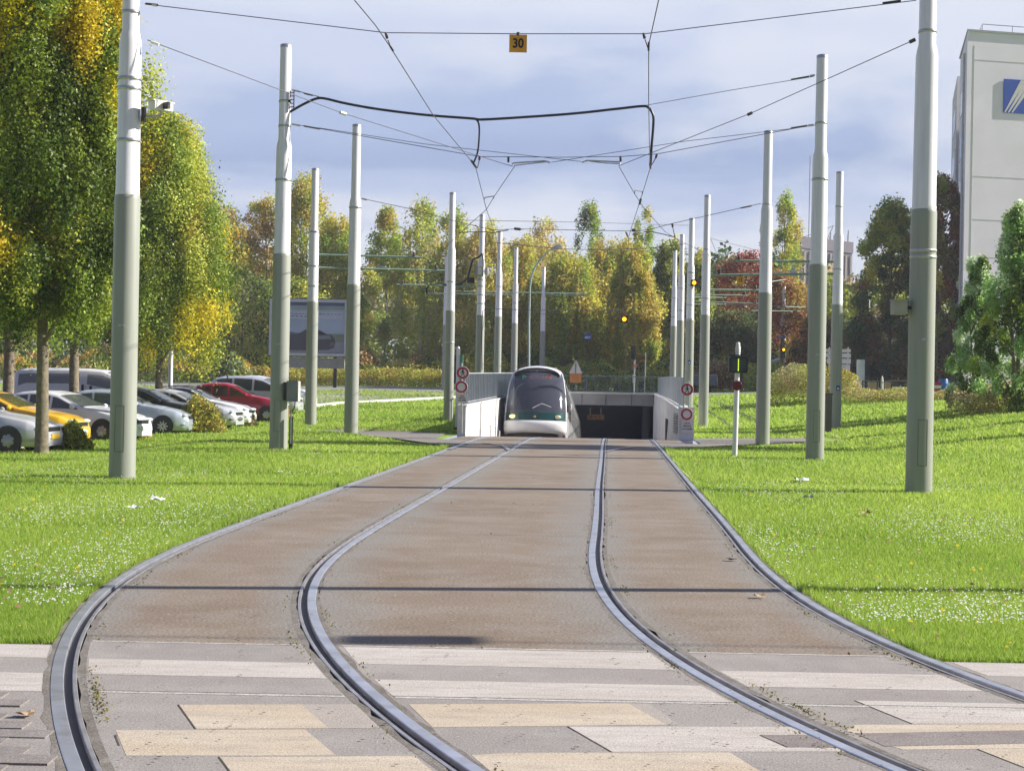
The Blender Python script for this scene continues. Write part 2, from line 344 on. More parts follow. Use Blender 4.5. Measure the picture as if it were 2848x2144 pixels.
# ground sheet
def build_ground():
    def lvl(a, b, n): return list(np.linspace(a, b, n, endpoint=False))
    us = [-900, -500, -250, -120, -70] + lvl(-50, -14, 18) + lvl(-14, UL0, 22) + [UL0] + lvl(UL0 + .2, UR1, 12) + [UR1] + lvl(UR1 + 0.4, 22, 28) + lvl(22, 60, 16) + [70, 120, 250, 500, 900]
    ys = [-60, -20, 0, 4, 8.75] + lvl(9.5, 42, 30) + [42.0] + lvl(43, 88.3, 38) + [88.3] + lvl(90, 140, 20) + [160, 200, 300, 500, 900, 1600, 3000]
    V = []; Fc = []
    for y in ys:
        for u in us:
            sl = 0.075 * (min(max(y, 0), 140) - 47); x = u + sl
            z = float(terrain(x, y)) - 0.03
            if 6 > x - 0.07 * y * 0 > -4 and y < 44: z = -0.03
            if y <= 8.75: z = -0.05
            V.append((x, y, z))
    nu = len(us)
    for i in range(len(ys) - 1):
        for j in range(nu - 1):
            if 42 <= ys[i] < 88.2 and UL0 <= us[j] < UR1 - 1e-6: continue
            Fc.append((i * nu + j, i * nu + j + 1, (i + 1) * nu + j + 1, (i + 1) * nu + j))
    struct(MB().add(V, Fc, True).build('ground', M_GROUND))
build_ground()

def build_track_bed():
    wide = 40
    L0 = lambda y: -wide; R0 = lambda y: wide
    yc = 8.84
    # brown slabs between the rails
    ribbon('track_slab', eA1, eB0, yc, 42.2, M_SLAB, 0); ribbon('track_slab', eB1, eC0, yc, 42.2, M_SLAB, 0); ribbon('track_slab', eC1, eD0, yc, 42.2, M_SLAB, 0)
    for a, b in ((uX(UL1), eA0), (eA1, eB0), (eB1, eC0), (eC1, eD0), (eD1, uX(UR0))):
        ribbon('ramp_slab', a, b, 42.2, 78, M_SLAB, 0, step=1.0, zf=zt); ribbon('tunnel_floor_gloom', a, b, 78, 114, mat('tunnel_floor_gloom', (.02, .018, .018), .95), 0, step=1.0, zf=zt)  # floor near-black from before the mouth: tunnel gloom put into the colour
    # grey base of the crossing
    ribbon('crossing_paving', eA1, eB0, 3.3, yc, M_GREYC, 0); ribbon('crossing_paving', eB1, eC0, 3.3, yc, M_GREYC, 0); ribbon('crossing_paving', eC1, eD0, 3.3, yc, M_GREYC, 0)
    ribbon('crossing_paving', lambda y: -30, eA0, 3.3, 8.72, M_GREYC, 0); ribbon('crossing_paving', eD1, lambda y: 30, 3.3, 8.72, M_GREYC, 0)
    struct(MB().poly([(-30, -30, -0.001), (30, -30, -0.001), (30, 3.3, -0.001), (-30, 3.3, -0.001)]).build('road_near', M_GREYC))
    for (a, b) in ((eA0, eA1), (eB0, eB1), (eC0, eC1), (eD0, eD1)):
        ribbon('rail_bed', a, b, 3.3, 114, M_DIRT, -0.022, step=0.4, zf=zt)
build_track_bed()

def build_rail(Cv, side, label):
    t = np.gradient(Cv, axis=0); t /= np.linalg.norm(t, axis=1)[:, None]; nrm = np.stack([t[:, 1], -t[:, 0]], 1)
    def sweep(prof, name, m, parent):
        rows = []
        for k in range(len(Cv)):
            z0 = float(zt(Cv[k, 1])); rows.append([(Cv[k, 0] + nrm[k, 0] * side * (G + o), Cv[k, 1] + nrm[k, 1] * side * (G + o), z0 + z) for (o, z) in prof])
        return MB().grid(rows, smooth=False).build(name, m, parent)
    r = thing('grooved_rail', label, 'rail', group='grooved tram rails set in the concrete')
    sweep([(0.064, -0.03), (0.064, 0.002), (0.059, 0.006), (0.004, 0.006), (0.0, 0.003), (0.0, -0.02)], 'rail_head', M_RAILH, r)
    sweep([(0.0, -0.0205), (-0.042, -0.0205)], 'groove', M_GROOVE, r)
    sweep([(-0.042, -0.0205), (-0.042, 0.001), (-0.045, 0.003), (-0.062, 0.003), (-0.065, 0.000), (-0.065, -0.03)], 'guard_lip', M_LIP, r)
    return r
M_RAILH = mat('polished_rail_head', (0.55, 0.55, 0.60), 0.33, 0.72, 0.12, 6, dirt=(.34, .31, .30), dscale=4)
M_GROOVE = mat('rail_groove', (0.035, 0.030, 0.035), 0.6, 0.3, 0.3, 5)
M_LIP = mat('worn_guard_lip', (0.33, 0.31, 0.31), 0.42, 0.5, 0.25, 6)
build_rail(CL, -1, 'outermost left rail, curving beside the left lawn'); build_rail(CL, 1, 'second rail from the left, curving towards the tram')
build_rail(CR, -1, 'third rail from the left, nearly straight up the middle'); build_rail(CR, 1, 'rail along the edge of the right lawn')

# mortar seams either side of the rails, broken up and weedy
def seams():
    for Cv, s in ((CL, -1), (CL, 1), (CR, -1), (CR, 1)):
        for o0, o1 in ((G + 0.066, G + 0.094), (G - 0.112, G - 0.068)):
            a = offset(Cv, s * o0); b = offset(Cv, s * o1); k = Cv[:, 1] < 42
            jit = RNG.normal(0, 0.010, k.sum())
            rows = [[(a[i, 0], a[i, 1], 0.0006), (b[i, 0] + jit[i], b[i, 1], 0.0008)] for i in np.where(k)[0]]
            struct(MB().grid(rows, False).build('mortar_seam', M_SAND))
seams()

# ------------------------------------------------------------------ painted / inlaid crossing bands (source-pixel outlines projected to the ground)
def ground_poly(name, pts, m, z=0.0010):
    P = [gnd(x, y, 0) + Vector((0, 0, z)) for x, y in pts]; return struct(MB().poly(P).build(name, m))
A_ = lambda x, y: (x / 1.5534, 1600 + y / 1.5534)
B_ = lambda x, y: (1424 + x / 1.5534, 1600 + y / 1.5534)
def band(y0, y1, f0, f1, m, z=0.0010, m0=0.03, m1=0.03, sk0=0, sk1=0):
    """strip between two depth values following the rail edges"""
    n = 6; rows = []
    for k in range(n + 1):
        y = y0 + (y1 - y0) * k / n; rows.append([(float(f0(y)) + m0 + sk0 * (k / n - .5), y, z), (float(f1(y)) - m1 + sk1 * (k / n - .5), y, z)])
    return struct(MB().grid(rows, False).build('crossing_band', m))
Yd = lambda d: HC * F / ((d - 833) * 1.2875)
fx = lambda v: (lambda y: v)
y1405, y1440, y1472, y1508 = Yd(1404), Yd(1440), Yd(1473), Yd(1508)
band(y1472, y1440, eA1, eB0, M_LIGHTC)                       # left track: one pale bar
band(y1440, y1405, eB1, eC0, M_LIGHTC); band(y1508, y1472, eB1, eC0, M_LIGHTC)   # middle: two pale bars
band(y1472, y1440, eC1, eD0, M_LIGHTC)
for f0, f1, a, b in ((fx(-12), eA0, 0, 0.02), (eD1, fx(12), 0.05, 0)):
    band(y1440, y1405 - 0.13, f0, f1, M_LIGHTC, m0=a, m1=b); band(y1508 - 0.05, y1472, f0, f1, M_LIGHTC, m0=a, m1=b)
# pale seam behind the bars and in front
M_SEAM = ground_mat('light_seam', (0.50, 0.47, 0.44), (0.42, 0.40, 0.37), (0.2, 0.19, 0.17), 0.5, s1=4, s2=16)
for f0, f1 in ((eA1, eB0), (eB1, eC0), (eC1, eD0)):
    band(y1508 - 0.05, y1508 - 0.012, f0, f1, M_SEAM, z=0.0014); band(y1508 - 0.008, y1508 + 0.002, f0, f1, M_SAND, z=0.0018)
    band(y1405 + 0.02, y1405 + 0.05, f0, f1, M_SEAM, z=0.0014)
M_MIDC = ground_mat('crossing_mid', (0.37, 0.325, 0.28), (0.33, 0.295, 0.265), (0.30, 0.27, 0.25), 0.3, s1=1.2, s2=5)
tan = [([A_(1300, 556), A_(1535, 556), A_(1645, 660), A_(1420, 660)], M_MIDC), ([B_(500, 552), B_(590, 552), B_(720, 645), B_(668, 645)], M_MIDC), ([A_(770, 558), A_(1300, 556), A_(1420, 660), A_(845, 662)], M_TANC), ([A_(500, 668), A_(1318, 665), A_(1455, 778), A_(545, 778)], M_TANC),
       ([A_(945, 784), A_(1790, 779), A_(1900, 870), A_(1010, 870)], M_TANC),
       ([A_(1765, 556), B_(500, 552), B_(668, 645), A_(1868, 655)], M_TANC), ([B_(240, 652), B_(1200, 654), B_(1320, 688), B_(1070, 689), B_(1190, 742), B_(1440, 745), B_(1470, 760), B_(430, 762)], M_LIGHTC),
       ([A_(2035, 775), B_(0, 766), B_(940, 763), B_(1110, 870), A_(2150, 870)], M_TANC),
       ([B_(1480, 540), B_(2260, 555), B_(2400, 640), B_(1730, 640)], M_LIGHTC), ([B_(1440, 676), B_(1480, 645), B_(2300, 641), B_(2330, 668), B_(1500, 681)], M_TANC),
       ([B_(1640, 738), B_(2300, 724), B_(2330, 746), B_(1690, 752)], M_TANC), ([B_(2010, 750), B_(2400, 746), B_(2500, 850), B_(2230, 835)], M_TANC)]
for p, m in tan: ground_poly('crossing_block', p, m)
for p in ([B_(1072, 691), B_(1290, 687), B_(1405, 742), B_(1190, 743)], [B_(1485, 682), B_(2300, 667), B_(2330, 723), B_(1610, 738)]): ground_poly('crossing_block', p, M_DKASPH, .0016)
# dark joints between blocks
for p, q in ((A_(770, 558), A_(845, 663)), (A_(945, 783), A_(1010, 870)), (B_(240, 652), B_(432, 763)), (B_(1480, 540), B_(1730, 641)), (B_(2010, 750), B_(2230, 836)), (B_(1070, 690), B_(1190, 743)), (A_(498, 690), A_(515, 735))):
    a = gnd(*p); b = gnd(*q); d = (b - a).normalized(); n = Vector((-d.y, d.x, 0)) * 0.004
    struct(MB().poly([a + n + Vector((0, 0, .0016)), b + n + Vector((0, 0, .0016)), b - n + Vector((0, 0, .0016)), a - n + Vector((0, 0, .0016))]).build('paving_joint', M_DIRT))
# transverse joints of the brown slabs
for y, w in ((12.95, .006), (15.6, .01), (17.0, .006), (19.6, .01), (23.5, .008), (25.2, .012), (29.0, .01), (33.0, .012), (36.2, .05), (40.8, .02)):
    for f0, f1 in ((eA1, eB0), (eB1, eC0), (eC1, eD0)):
        if w > .04:
            mm = M_SEAM
        else:
            if random.random() < 0.35: continue
            mm = M_DIRT
        a = band(y - w / 2, y + w / 2, f0, f1, mm, z=0.0012, m0=0.05, m1=0.05); a.name = 'slab_joint'
# clay pavers left of the track in front
def pavers():
    mb = MB(); m = ground_mat('grey_pavers', (0.20, 0.18, 0.165), (0.25, 0.225, 0.21), (0.15, 0.14, 0.12), 0.35, s1=3, s2=9)
    y = 3.6
    row = 0
    while y < 7.3:
        x = -6 + (row % 2) * 0.15
        while x < float(eA0(y)) - 0.31:
            h = 0.004 + random.random() * 0.006
            mb.box((x + 0.14 + random.uniform(-.004, .004), y + 0.07, h - 0.02), (0.285, 0.138, 0.04))
            x += 0.30
        y += 0.15; row += 1
    struct(mb.build('clay_pavers', m))
pavers()

# ------------------------------------------------------------------ side aprons, roads, car park, branch tracks
def sheet(name, pts, m, dz=0.006, n=14):
    """quad patch given by 4 source-pixel corners laid on the terrain"""
    P = [ray(*p) for p in pts]; rows = []
    for i in range(n + 1):
        a = P[0].lerp(P[3], i / n); b = P[1].lerp(P[2], i / n); r = []
        for j in range(n + 1):
            q = a.lerp(b, j / n); r.append((q.x, q.y, float(terrain(q.x, q.y)) + dz))
        rows.append(r)
    return struct(MB().grid(rows, False).build(name, m))
def flat_patch(name, pts, m, z): return struct(MB().poly([(x, y, z) for x, y in pts]).build(name, m))
xa = lambda y: float(eA0(y)); xd = lambda y: float(eD1(y))
flat_patch('pavement', [(xa(42.2), 42.2), (xa(41), 41), (xa(39), 39), (xa(37.5), 37.5), (-3.4, 42.5), (-6.6, 48.2), (-6.6, 50.6), (-4.0, 49.6), (-1.9, 47.2), (UL0 - .36, 47.0), (UL0 - .4, 42.2)], M_SLAB, 0.012)
flat_patch('pavement', [(xd(42.2), 42.2), (UR1 - .36, 42.2), (UR1 - .02, 46.9), (9.0, 49.0), (10.4, 49.6), (10.2, 46.6), (7.8, 44.4), (6.6, 42.5), (xd(38.4), 38.4), (xd(40), 40)], M_SLAB, 0.012)
def terr_strip(name, near, far, m, dz, ny=10):
    xs = np.linspace(near[0][0], near[-1][0], 110); rows = []
    for x in xs:
        a = np.interp(x, [p[0] for p in near], [p[1] for p in near]); b = np.interp(x, [p[0] for p in far], [p[1] for p in far])
        rows.append([(x, a + (b - a) * k / ny, float(terrain(x, a + (b - a) * k / ny)) + dz) for k in range(ny + 1)])
    return struct(MB().grid(rows, False).build(name, m))
terr_strip('road', [(-90, 66), (-30, 66), (-9.6, 69), (-2.6, 80.5), (1.5, 88.8), (14, 92), (30, 95), (120, 95)], [(-90, 112), (-9, 109), (5, 108), (16, 105), (120, 106)], M_ASPH, 0.01, 16)
terr_strip('car_park', [(-60, 34), (-12.6, 34), (-11.0, 58), (-10.2, 65)], [(-60, 66), (-10.2, 65.5)], M_PARK, 0.004)
# road markings: pale lines
M_LINE = mat('road_paint', (0.62, 0.62, 0.60), 0.7, var=0.2)
terr_strip('road_line', [(-60, 78.6), (-8, 79.5)], [(-60, 78.9), (-8, 79.8)], M_LINE, 0.016, 1)
terr_strip('road_line', [(-60, 107.6), (-3, 106.6)], [(-60, 108.6), (-3, 107.6)], M_CONC, 0.03, 1)
# kerbs
def kerb(name, pts, m=M_CONC, w=0.16, h=0.12):
    mb = MB()
    for (x0, y0), (x1, y1) in zip(pts[:-1], pts[1:]):
        n = max(1, int(math.hypot(x1 - x0, y1 - y0) / 3))
        for k in range(n):
            ax, ay = x0 + (x1 - x0) * k / n, y0 + (y1 - y0) * k / n; bx, by = x0 + (x1 - x0) * (k + 1) / n, y0 + (y1 - y0) * (k + 1) / n
            za, zb = float(terrain(ax, ay)), float(terrain(bx, by)); d = Vector((bx - ax, by - ay, 0)).normalized(); nn = Vector((-d.y, d.x, 0)) * w
            mb.prism([(ax, ay, za - .1), (bx, by, zb - .1), (bx, by, zb + h), (ax, ay, za + h)], nn)
    return struct(mb.build(name, m))
kerb('kerb', [(-10.0, 68.8), (-2.7, 80.3)]); kerb('kerb', [(-60, 110.2), (-4, 109.5)]); kerb('kerb', [(6.3, 90.3), (14, 92), (30, 95)])
kerb('kerb', [(-13.0, 33.0), (-11.1, 58), (-10.2, 66)], w=0.14, h=0.10)
# rails of the branch tracks on the lawn behind the right sign wall, and the crossing switches
def strip_path(name, pts, w, m, dz, terrain_z=True):
    P = [Vector((p[0], p[1], 0)) for p in pts]; rows = []
    Q = []
    for a, b in zip(P[:-1], P[1:]):
        k = max(2, int((b - a).length / 0.6)); Q += [a.lerp(b, i / k) for i in range(k)]
    Q.append(P[-1])
    for i, p in enumerate(Q):
        d = (Q[min(i + 1, len(Q) - 1)] - Q[max(i - 1, 0)]).normalized(); n = Vector((-d.y, d.x, 0)) * w / 2
        z = (float(terrain(p.x, p.y)) if terrain_z else float(zt(p.y))) + dz
        rows.append([(p.x + n.x, p.y + n.y, z), (p.x - n.x, p.y - n.y, z)])
    return MB().grid(rows, False).build(name, m)
brd = [[(1926, 1122), (1965, 1142), (2010, 1170), (2060, 1205), (2085, 1219)], [(1995, 1120), (2060, 1150), (2120, 1180), (2190, 1212)], [(1940, 1170), (2030, 1167), (2110, 1172)]]
for i, pts in enumerate(brd[:2]):
    P = [ray(*p) for p in pts]
    tag(strip_path('lawn_rail', [(p.x, p.y) for p in P], 0.16, M_GROOVE, 0.035), ['branch rail in the right lawn, nearer the sign wall', 'branch rail in the right lawn, farther from the sign wall'][i], 'rail')
sw = [([(1250, 1251), (1299, 1233), (1345, 1232), (1400, 1241), (1418, 1254)], 'curved switch rail across the left track by the ramp'), ([(1682, 1258), (1720, 1249), (1767, 1243), (1832, 1241), (1900, 1232), (2050, 1215)], 'curved switch rail across the right track by the ramp')]
for pts, lb in sw:
    P = [gnd(*p) for p in pts]; tag(strip_path('switch_rail', [(p.x, p.y) for p in P], 0.11, M_LIP, 0.018, True), lb, 'rail', 'switch rails at the ramp')

# ------------------------------------------------------------------ grass blades, daisies
def lawn_mask(X, Y):
    la = (X < np.interp(Y, YD, [0] * len(YD)) + np.array([float(v) for v in eA0(Y)]) - 0.015)
    ra = (X > np.array([float(v) for v in eD1(Y)]) + 0.015)
    ok = (Y > 8.80) & (la | ra)
    # aprons
    ok &= ~((Y > 37.5) & (Y < 48.5) & (X < 0) & (X > -6.4 + (47.5 - Y) * 0.45) & (Y > 37.5 + (-1.5 - X) * 1.0))
    ok &= ~((Y > 38.6) & (X > 3) & (X < 10.25) & (Y < 46.9 + (X - 5.6) * 0.55) & (Y > 38.4 + (X - 4) * 1.05))
    ok &= ~((X < -10.2) & (Y > 33) & (Y < 66) & (X < -12.6 + (Y - 34) * 0.067))
    ok &= ~((Y > 44) & (X > UL0 + 0.075 * (Y - 47)) & (X < UR1 + 0.075 * (Y - 47)))
    return ok
def blades(name, label, sx):
    V = []; Cc = []
    for (y0, y1, n, hgt, wd) in ((8.75, 11.5, 64000, .042, .0055), (11.5, 16, 70000, .048, .008), (16, 25, 66000, .06, .014), (25, 40, 52000, .085, .028), (40, 95, 60000, .11, .07)):
        n = int(n * (1.0 if sx < 0 else 1.0))
        Y = 1 / (1 / y0 - RNG.random(n * 2) * (1 / y0 - 1 / y1)); hw = Y * 1424 / F * 1.06 + 0.3
        X = (RNG.random(n * 2) * 2 - 1) * hw; X = np.where(X * sx > 0, X, -X)
        k = lawn_mask(X, Y) & ((X * sx) > -3.9 * 0) ; X = X[k]; Y = Y[k]
        Z = np.array(terrain(X, Y)) - 0.02; n = len(X)
        h = hgt * (0.55 + 0.7 * RNG.random(n)); an = RNG.random(n) * math.pi; w = wd * (0.6 + 0.8 * RNG.random(n))
        # shaggy border next to rails
        dl = np.abs(X - (eA0(Y) if sx < 0 else eD1(Y))); h *= 1 + 0.6 * np.exp(-(dl / 0.15) ** 2)
        lx, ly = RNG.normal(0, 0.45, n) * h, RNG.normal(0, 0.45, n) * h
        a = np.stack([X - np.cos(an) * w / 2, Y - np.sin(an) * w / 2, Z], 1); b = np.stack([X + np.cos(an) * w / 2, Y + np.sin(an) * w / 2, Z], 1)
        c = np.stack([X + lx, Y + ly, Z + h], 1)
        V.append(np.stack([a, b, c], 1).reshape(-1, 3))
        p = 0.5 + 0.5 * np.sin(X * 0.9 + 1.3 * np.sin(Y * 0.5)) * np.cos(Y * 0.37 + X * 0.2); h *= .7 + .5 * p; c[:, 2] = Z + h; q = RNG.random(n)
        g1 = np.array([0.16, 0.275, 0.03]); g2 = np.array([0.40, 0.51, 0.09]); g3 = np.array([0.50, 0.46, 0.22])
        col = g1 + (g2 - g1) * (0.35 * p + 0.65 * q)[:, None]; dry = (RNG.random(n) < 0.05 + 0.03 * p)[:, None]; col = np.where(dry, g3, col)
        Cc.append(np.repeat(col, 3, 0))
    tag(raw_quads(name, np.concatenate(V), np.concatenate(Cc), M_GRASSB, None, 3), label, 'grass', kind='stuff')
blades('lawn_grass', 'short bright green grass of the left lawn', -1)
blades('lawn_grass', 'short bright green grass of the right lawn', 1)
def flowers(name, label, n, col, size, patchy=True, y0=9, y1=62, h=0.07):
    Y = 1 / (1 / y0 - RNG.random(n * 3) * (1 / y0 - 1 / y1)); hw = Y * 1424 / F * 1.05; X = (RNG.random(n * 3) * 2 - 1) * hw
    k = lawn_mask(X, Y)
    if patchy: k &= (np.sin(X * 1.3 + Y * 0.4) + np.cos(Y * 0.9 - X * 0.6) + np.sin(X * 3.1 - Y * 0.8) * .6 + RNG.normal(0, 0.9, len(X))) > 0.35
    X = X[k][:n]; Y = Y[k][:n]; Z = np.array(terrain(X, Y)) + h * (0.6 + 0.5 * RNG.random(len(X)))
    r = size * (0.6 + 0.7 * RNG.random(len(X))) * (1 + Y / 35); V = []
    for k6 in range(6):
        an = k6 * math.pi / 3; V.append(np.stack([X + np.cos(an) * r, Y + np.sin(an) * r, Z + RNG.normal(0, .15, len(X)) * r + 0.35 * r * (1 if k6 in (1, 2) else -1)], 1))
    V = np.stack(V, 1).reshape(-1, 3); c = np.tile(np.array(col), (len(V), 1)) * (0.8 + 0.3 * RNG.random(len(V)))[:, None]
    tag(raw_quads(name, V, c, M_LEAFD, None, 6), label, 'flowers', kind='stuff')
flowers('daisies', 'tiny white daisies scattered all over both lawns', 11000, (0.85, 0.85, 0.80), 0.0046, y0=10.0, h=.055)
flowers('dandelions', 'few yellow dandelions dotted over the lawns', 130, (0.75, 0.55, 0.02), 0.010, False)
flowers('fallen_leaves', 'small brown fallen leaves lying on the grass', 150, (0.34, 0.22, 0.12), 0.012, False, h=0.05)
def moss():
    P = []; Cc = []
    for Cv, s, o, dens in ((CL, -1, G - 0.15, 1.0), (CL, 1, G + .12, .35), (CL, 1, G - 0.15, .45), (CR, -1, G - .15, .7), (CR, 1, G - 0.15, .8), (CR, -1, G + .12, .3)):
        a = offset(Cv, s * o)
        for _ in range(int(2600 * dens)):
            y = 1 / (1 / 5.0 - random.random() * (1 / 5.0 - 1 / 40)); patch = math.sin(y * 3.1 + o * 9 + s) + math.sin(y * 1.3 + s * 2) + random.gauss(0, .6)
            if patch < 0.9: continue
            x = float(np.interp(y, a[:, 1], a[:, 0])) + random.gauss(0, 0.018); P.append((x, y, 0.004 + abs(random.gauss(0, .010)))); v = random.random(); Cc.append((0.10 + .14 * v, 0.10 + .10 * v, 0.035))
    tag(leaf_cloud('rail_weeds', np.array(P), 0.013, np.array(Cc), M_LEAFD), 'moss and small weeds growing in the seams beside the rails', 'weeds', kind='stuff')
    P = []; Cc = []
    for (y, dens) in ((8.87, 120), (25.2, 150), (19.6, 160), (15.6, 40), (36.3, 60)):
        for _ in range(dens):
            x0, x1 = float(eA1(y)), float(eD0(y)); x = x0 + (x1 - x0) * random.random()
            if math.sin(x * 5 + y) + random.gauss(0, .7) < 0.5: continue
            P.append((x, y + random.gauss(0, .012), .006 + abs(random.gauss(0, .008)))); v = random.random(); Cc.append((0.08 + .1 * v, 0.09 + .09 * v, 0.03))
    tag(leaf_cloud('joint_weeds', np.array(P), 0.016, np.array(Cc), M_LEAFD), 'sparse weeds rooted in the cross joints of the slabs', 'weeds', kind='stuff')
moss()
def litter():
    m = mat('litter_paper', (0.75, 0.76, 0.78), 0.6, var=0.15)
    def scrap(px, py, s, lb, mm=m, seed=1):
        rnd = random.Random(seed); p = ray(px, py); mb = MB(); n = 5
        rows = [[(p.x + (i / n - .5) * s * 1.5 + rnd.gauss(0, s * .05), p.y + (j / n - .5) * s + rnd.gauss(0, s * .05), p.z + 0.05 + abs(rnd.gauss(0, s * 0.16))) for i in range(n)] for j in range(n)]
        o = mb.grid(rows, False).build('litter', mm); tag(o, lb, 'litter', 'litter dropped on the lawns')
    scrap(448, 1402, .14, 'crumpled silver wrapper on the left lawn, right of the white scrap', seed=2); scrap(375, 1424, .10, 'small white paper scrap on the left lawn below the nearest pole', seed=3)
    scrap(2235, 1345, .20, 'long white torn paper on the right lawn', seed=4); scrap(2250, 1394, .13, 'grey crumpled foil on the right lawn below the torn paper', M_STEEL, 5); scrap(2410, 1440, .10, 'brown curled leaf on the right lawn', mat('dry_leaf', (0.38, 0.26, 0.15), .8), 6)
    scrap(782, 1320, .06, 'tiny white scrap on the left lawn near the track', seed=7); scrap(860, 1200, .10, 'white scrap on the grass beside the slim pole', seed=8)
    # dark curled leaf on slab, dry leaves
    dl = mat('dry_leaf', (0.38, 0.26, 0.15), .8)
    for i, (px, py, lb, mm) in enumerate(((2035, 1556, 'dark curled leaf on the slab between the right rails', M_RUST), (72, 1986, 'brown leaf on the clay pavers at the left edge', dl), (2112, 1659, 'pale brown leaf beside the right rail', dl))):
        p = gnd(px, py, 0.012); rnd = random.Random(i); rows = [[(p.x + (a / 3 - .5) * .09, p.y + (b / 3 - .5) * .06, p.z + abs(rnd.gauss(0, .012))) for a in range(4)] for b in range(4)]
        tag(MB().grid(rows, False).build('fallen_leaf', mm), lb, 'leaf', 'single leaves on the paving')
litter()

# ------------------------------------------------------------------ ramp walls and tunnel
def wall_top(Y): return np.interp(Y, [47, 66, 88], [0.86, 1.05, 1.15])
def ramp_walls():
    def wall(name, u0, u1, y0, y1, lb, m):
        r = thing(name, lb, 'wall', group='ramp walls'); ys = np.linspace(y0, y1, 22); rows = []
        for y in ys:
            a, b = float(uX(u0)(y)), float(uX(u1)(y)); t = float(wall_top(y)); rows.append([(a, y, -4.2), (a, y, t), (a, y, t + .0), (b, y, t), (b, y, -4.2)])
        mb = MB().grid(rows, False); mb.poly([rows[0][0], rows[0][1], rows[0][3], rows[0][4]]); mb.build('wall_body', m, r)
        rows = []
        for y in ys:
            a, b = float(uX(u0 - .03)(y)), float(uX(u1 + .03)(y)); t = float(wall_top(y)) + .003; rows.append([(a, y - .02, t), (a, y - .02, t + .05), (b, y - .02, t + .05), (b, y - .02, t)])
        mb = MB().grid(rows, False, close=True); mb.poly(rows[0]); mb.build('coping', M_CONC, r); return r
    wall('ramp_wall', UL0, UL1, 47, 87.9, 'white concrete wall left of the tram ramp', M_CONC); wr = wall('ramp_wall', UR0, UR1, 47, 87.9, 'white concrete wall right of the tunnel ramp', M_CONC)
    # joint lines and louvre on the right wall
    r = thing('wall_louvre', 'dark recessed louvre box in the right ramp wall', 'vent', (float(uX(UR0)(48.7)), 48.7, 0))
    MB().box((-0.01, 0, 0.42), (0.06, 1.35, 0.66)).build('frame', M_CONCD, r); mb = MB()
    for k in range(7): mb.box((-0.05, 0, 0.16 + k * .085), (0.05, 1.2, 0.03))
    mb.build('louvre_slats', M_BLACK, r)
    tag(MB().tube([(float(uX(UR0 - .05)(58)), 58, .35), (float(uX(UR0 - .05)(60)), 60, -.6), (float(uX(UR0 - .05)(60.2)), 60.2, -1.0)], .03).tube([(float(uX(UR0 - .05)(60)), 60, .35), (float(uX(UR0 - .05)(60)), 60, -1.2)], .03).build('cable_conduit', M_RUST), 'dark conduit running down the right ramp wall', 'pipe')
    # tunnel
    xa, xb = float(uX(UL1)(88)), float(uX(UR0)(88))
    t = thing('tunnel', 'dark tunnel mouth under the road at the foot of the ramp', 'tunnel'); r0, r1 = UL0, UR1
    mdk = mat('tunnel_concrete_gloom', (0.018, 0.017, 0.02), 0.9, var=0.2, dirt=(0.012, 0.012, 0.012))  # near-black lining: the tunnel's darkness is put into its colour
    rows = []; 
    for y in np.linspace(88.6, 150, 12):
        a, b = float(uX(UL1)(y)), float(uX(UR0)(y)); rows.append([(a, y, -4.8), (a, y, .48), (b, y, .48), (b, y, -4.8)])
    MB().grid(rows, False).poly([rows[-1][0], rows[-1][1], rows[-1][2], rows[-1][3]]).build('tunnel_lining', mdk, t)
    MB().prism([(float(uX(r0 - .3)(88)), 87.95, .50), (float(uX(r1 + .3)(88)), 87.95, .50), (float(uX(r1 + .3)(88)), 87.95, 1.16), (float(uX(r0 - .3)(88)), 87.95, 1.16)], (0, .8, 0)).build('lintel', M_CONCD, t)
    MB().box((float(uX((r0 + r1) / 2)(88)), 87.85, 1.21), (r1 - r0 + .8, .7, .09)).build('lintel_coping', M_CONC, t)
    for _u in (1.0, 2.4, 3.9): MB().box((float(uX(_u)(88)), 87.93, .83), (0.02, .06, .62)).build('joint', M_RUST, t)
    # orange board hanging in the mouth
    p = at(1656, 1160, 89.5); b = thing('hanging_board', 'orange board hanging inside the tunnel mouth', 'sign', p)
    MB().box((0, 0, 0), (1.02, .05, .30)).build('board', mat('dim_orange', (0.45, 0.19, 0.05), .6), b); 
    for s in (-.32, .32): MB().tube([(s, 0, .15), (s, 0, .55)], .018).build('hanger', M_STEEL, b)
    for k in range(3): MB().box((-.25 + .25 * k, -.03, 0), (.16, .01, .08)).build('mark', M_RUST, b)
ramp_walls()
def railing(name, lb, pts, h, n, m, rb=0.014, mp_=None, gap=0.06, posts=None):
    """vertical bar railing along (x,y,z) points"""
    r = thing(name, lb, 'railing'); P = [Vector(p) for p in pts]
    def pos(t):
        t *= len(P) - 1; i = min(int(t), len(P) - 2); return P[i].lerp(P[i + 1], t - i)
    MB().tube([p + Vector((0, 0, h)) for p in P], 0.026, 6).build('top_rail', m, r); MB().tube([p + Vector((0, 0, gap)) for p in P], 0.022, 6).build('bottom_rail', m, r)
    mb = MB()
    for k in range(n + 1):
        p = pos(k / n); mb.box((p.x, p.y, p.z + (h + gap) / 2), (rb * 2, rb * 2, h - gap))
    o = mb.build('bars', m, r)
    q = posts or 6
    for k in range(q + 1):
        p = pos(k / q); MB().box((p.x, p.y, p.z + h / 2), (.05, .05, h)).build('post', mp_ or m, r)
    return r
M_RAILG = mat('pale_railing_steel', (0.50, 0.53, 0.56), 0.4, 0.5, 0.08)
ys = np.linspace(47.6, 87.4, 14)
